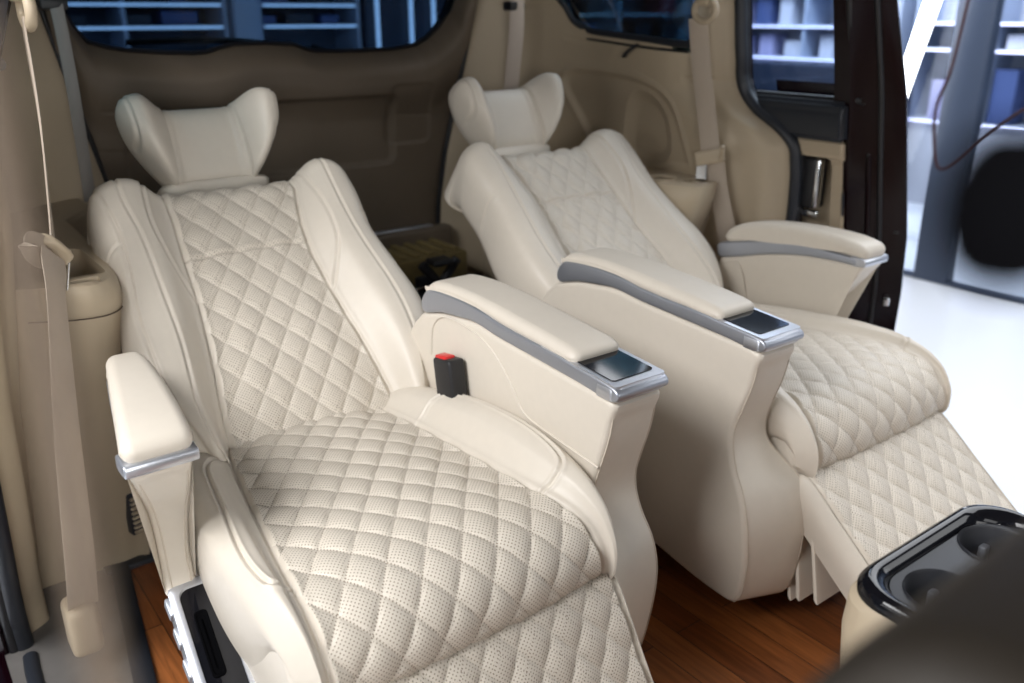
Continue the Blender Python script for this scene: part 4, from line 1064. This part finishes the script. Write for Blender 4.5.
# unidentified black blurred shape near the lens, on an added stem
kb = empty('dark_blob', (-.70, .0, .965)); tag(kb, 'black rounded hook of unknown kind, strongly out of focus near the right edge', 'blob')
lathe('blob_tip', [(0, -.0125), (.005, -.0118), (.0082, -.0085), (.0100, -.003), (.0100, .003), (.0082, .0085), (.005, .0118), (0, .0125)], (-.8925, .0585, 1.1025), M['soot'], kb, 28)
tube('blob_stem', [(-.890, .056, 1.1025), (-.83, .025, 1.105), (-.76, -.01, 1.08), (-.71, -.01, 1.02), (-.70, .0, .966)], .006, M['soot'], kb, seg=12)
# front belt running down close to the lens on the left
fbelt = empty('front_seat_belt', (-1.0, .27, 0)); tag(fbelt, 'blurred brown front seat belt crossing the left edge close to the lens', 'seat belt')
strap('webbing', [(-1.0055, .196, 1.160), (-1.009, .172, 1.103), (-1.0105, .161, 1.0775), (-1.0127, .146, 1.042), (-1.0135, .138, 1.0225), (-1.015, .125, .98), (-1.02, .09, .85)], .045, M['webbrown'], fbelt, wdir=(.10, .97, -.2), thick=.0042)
rbox('belt_outlet', (-1.02, .17, 1.155), (-.99, .23, 1.30), .01, M['plastic'], fbelt, 3)

# ------------------------------------------------------------------ showroom outside
struct(rbox('ground', (-9, -7, -.46), (9, 10, -.40), 0, M['groundm']))
struct(rbox('wall_showroom_back', (-7, 7.3, -.4), (9, 7.45, 3.4), 0, M['shelfback']))
struct(rbox('wall_showroom_side', (7.6, -3, -.4), (7.75, 7.3, 3.4), 0, M['shelf']))
LV = [.10, .45, .78, 1.05, 1.19, 1.55]
nbox = [0]
def shelf_unit(name, label, a0, a1, fixed, axis, levels, led, boxes, group=None, base='cabinet', depth=.40, back='shelfback'):
    """open shelving along x (axis 0, facing -y) or along y (axis 1, facing -x)"""
    root = empty(name, (0, 0, 0)); tag(root, label, 'shelf', group)
    def bx(nm, u0, u1, d0, d1, z0, z1, mat, par, r=.004):
        lo = (u0, fixed+d0, z0) if axis == 0 else (fixed+d0, u0, z0); hi = (u1, fixed+d1, z1) if axis == 0 else (fixed+d1, u1, z1)
        return rbox(nm, lo, hi, r, mat, par, 1)
    bx('back_panel', a0, a1, depth-.02, depth, -.40, 1.9, M[back], root)
    bx('base_cabinet', a0+.01, a1-.01, .02, depth-.03, -.40, levels[0]-.02, M[base], root)
    nup = max(2, int(round((a1-a0)/.75))+1)
    for u in np.linspace(a0, a1, nup): bx('upright', u-.014, u+.014, .0, depth, -.40, 1.9, M['shelf'], root)
    for z in levels:
        s = bx('shelf_board', a0, a1, .0, depth, z-.022, z, M['shelf'], root)
        if led: bx('light_strip', a0+.03, a1-.03, -.012, -.001, z-.020, z-.004, M[led], s, 0)
    if boxes:
        cols = boxes
        for z, zn in zip(levels[:-1], levels[1:]):
            u = a0+.03; ups = np.linspace(a0, a1, nup)
            while u < a1-.12:
                w = rng.uniform(.10, .24); h = (zn-z-.03)*rng.uniform(.45, .85)
                hit = [q for q in ups if u-.02 < q < u+w+.02]
                if hit:
                    u = hit[0]+.021
                    if u+w > a1-.02 or any(u-.02 < q < u+w+.02 for q in ups): u += .1; continue
                if rng.random() < .8:
                    b = bx('shelf_box', u, u+w, .06, .30, z+.001, z+.001+h, M[cols[int(rng.integers(len(cols)))]], None)
                    tag(b, 'small blurred box on the %s' % label.split(',')[0], 'box', 'boxes on the '+label.split(',')[0])
                u += w+rng.uniform(.04, .16)
    return root
shelf_unit('display_shelf', 'blue-lit shelving behind the left half of the rear window', -.75, 1.22, 6.2, 0, [.45, 1.05, 1.19, 1.5], 'led', ['boxdark', 'boxdark', 'boxblue', 'boxdark'])
shelf_unit('display_shelf', 'blue-lit shelving behind the right half of the rear window', 1.46, 2.22, 6.2, 0, [.45, 1.05, 1.19, 1.5], 'led', ['boxdark', 'boxdark', 'boxblue'])
shelf_unit('display_shelf', 'dim shelving seen through the right quarter window', 4.05, 5.9, 6.3, 0, [.5, .86, 1.12, 1.4], None, ['boxdark', 'boxred', 'boxblue', 'boxdark'])
shelf_unit('display_shelf', 'bright violet-lit shelving seen through the sliding door window', 4.25, 6.1, 6.2, 1, [.74, 1.02, 1.34], 'ledviolet', ['boxwhite', 'boxlilac', 'boxwhite', 'boxblue', 'boxlilac'], back='boxwhite')
shelf_unit('display_shelf', 'violet-lit shelving behind the glass partition at the far right', 2.2, 4.1, 6.2, 1, [.30, .86, 1.06], 'ledviolet', ['boxwhite', 'boxlilac', 'boxblue'], base='boxwhite', back='boxwhite')
cl = rbox('pillar', (1.26, 6.15, -.4), (1.43, 6.6, 3.2), .01, M['shelf']); struct(cl)
for k, x in enumerate((2.33, 2.62, 2.82)):
    t_ = rbox('light_tube', (x-.012, 6.10, -.4), (x+.012, 6.13, 1.4), .006, M['led'], None, 2)
    tag(t_, ('leftmost', 'middle', 'rightmost')[k]+' of three upright light tubes behind the right end of the rear window', 'light', 'upright light tubes')
dk = rbox('dark_cabinet', (2.25, 6.16, -.4), (3.75, 6.55, 2.2), .01, M['cabinet'], None, 1); tag(dk, 'tall dark navy cabinet behind the upright light tubes', 'cabinet')
# glass partition beyond the open door
gp = empty('glass_partition', (4.1, 2, -.4)); tag(gp, 'glass partition with a blue-grey post across the bright floor outside', 'partition')
rbox('glass_panel', (4.095, -1.0, -.39), (4.105, 2.45, 2.6), 0, M['partition'], gp)
rbox('glass_panel', (4.095, 2.66, -.39), (4.105, 5.5, 2.6), 0, M['partition'], gp)
rbox('post', (4.06, 2.45, -.40), (4.16, 2.66, 2.7), .008, M['bluegrey'], gp, 2)
rbox('bottom_rail', (4.07, -1.0, -.40), (4.13, 5.5, -.375), .004, M['bluegrey'], gp, 2)
lt = empty('leaning_streak', (3.95, 2.9, -.4)); tag(lt, 'bright white glowing bar, added for a reflected streak, beside the open sliding door', 'light')  # added glowing bar in place of a streak reflected off the door glass frame
tube('glowing_streak_bar', [(3.93, 2.70, 1.35), (3.93, 2.935, .25)], .06, M['tube'], lt, seg=12, spline=False, flat=(.035, .045))
tube('streak_stand', [(3.95, 2.935, .27), (3.95, 3.06, -.40)], .05, M['bluegrey'], lt, seg=10, spline=False)
p2 = rbox('pillar', (4.9, 3.62, -.4), (5.05, 3.85, 3.2), .01, M['bluegrey']); struct(p2)
p3 = rbox('pillar', (5.3, 5.22, -.4), (5.5, 5.50, 3.2), .01, M['cabinet']); struct(p3)
block = rbox('reflection_block', (5.56, 4.0, -.4), (6.15, 6.13, .72), .02, M['cabinet'], None, 2); tag(block, 'dark navy bench added for the dark reflected band low in the door window', 'block')  # added dark solid imitating a reflection in the lower door glass
cbx = tube('hanging_cable', [(3.86, 1.9, .82), (3.9, 2.13, .66), (3.9, 2.30, .50), (3.9, 2.41, .37), (3.9, 2.50, .30), (3.9, 2.555, .36), (3.9, 2.60, .62), (3.92, 2.56, .85), (3.95, 2.54, 1.3)], .010, M['cable'], None, seg=8, n=80)
tag(cbx, 'thin brown cable hanging in a loop before the glass partition', 'cable')

# ------------------------------------------------------------------ light
def area(name, loc, target, sx, sy, power, col=(1, 1, 1)):
    l = bpy.data.lights.new(name, 'AREA'); l.shape = 'RECTANGLE'; l.size = sx; l.size_y = sy; l.energy = power; l.color = col
    o = bpy.data.objects.new(name, l); COL.objects.link(o); o.location = loc
    o.rotation_euler = (Vector(target)-Vector(loc)).to_track_quat('-Z', 'Y').to_euler(); return o
area('showroom_light_left', (-2.2, .95, 2.2), (-.25, 1.05, .55), 1.5, .9, 76, (.99, .99, 1))
area('fill_light_left_low', (-2.6, .95, 1.15), (.2, 1.35, .75), 1.6, .5, 10, (.99, .99, 1))  # added low fill, lifts the right backrest and right wall
area('fill_light_door', (-1.3, -.80, 1.0), (-.50, 1.55, .5), .6, .5, 20, (1, .985, .96))  # added fill beside the camera for left backrest and left side box
area('fill_light_front', (-.50, -1.35, 1.85), (-.40, 1.0, .35), 1.3, .8, 10, (1, 1, 1))  # added front fill under the roof edge for cushions and leg rests
area('fill_light_windscreen', (.25, -2.2, 1.25), (-.25, 1.6, .8), 1.5, .6, 12, (1, .99, .97))  # added frontal fill to brighten headrests and backrests
area('showroom_light_right', (3.2, 1.8, 3.3), (3.0, 1.6, -.4), 3.4, 5.0, 260, (.92, .95, 1))
area('fill_light_right_front', (2.9, -.9, 1.7), (.85, 1.4, .6), 1.4, 1.4, 18, (.96, .98, 1))  # added fill for the right pillar and the right seat's front
area('fill_light_shelves', (4.9, 4.6, 3.0), (6.2, 4.6, .8), 3.0, .8, 300, (.90, .92, 1))  # added fill to brighten the shelving outside the door
w = bpy.data.worlds.new('world'); S.world = w; w.use_nodes = True
w.node_tree.nodes['Background'].inputs[0].default_value = (.75, .85, 1, 1); w.node_tree.nodes['Background'].inputs[1].default_value = .12

# ------------------------------------------------------------------ camera
cd = bpy.data.cameras.new('camera'); cam = bpy.data.objects.new('camera', cd); COL.objects.link(cam)
cd.sensor_width = 36; cd.lens = 875/1024*36; cd.clip_start = .02
yaw, pit = math.radians(37), math.radians(20.6)
fw = Vector((math.sin(yaw)*math.cos(pit), math.cos(yaw)*math.cos(pit), -math.sin(pit)))
cam.location = (-1.03, 0, 1.13); cam.rotation_euler = fw.to_track_quat('-Z', 'Y').to_euler()
cd.dof.use_dof = True; cd.dof.focus_distance = 1.28; cd.dof.aperture_fstop = 3.2
S.camera = cam
S.view_settings.view_transform = 'Standard'; S.view_settings.look = 'None'; S.view_settings.exposure = 0; S.view_settings.gamma = 1
S.view_settings.use_curve_mapping = False
try:
    S.cycles.use_denoising = True
    S.cycles.max_bounces = 10; S.cycles.transparent_max_bounces = 16
except Exception: pass
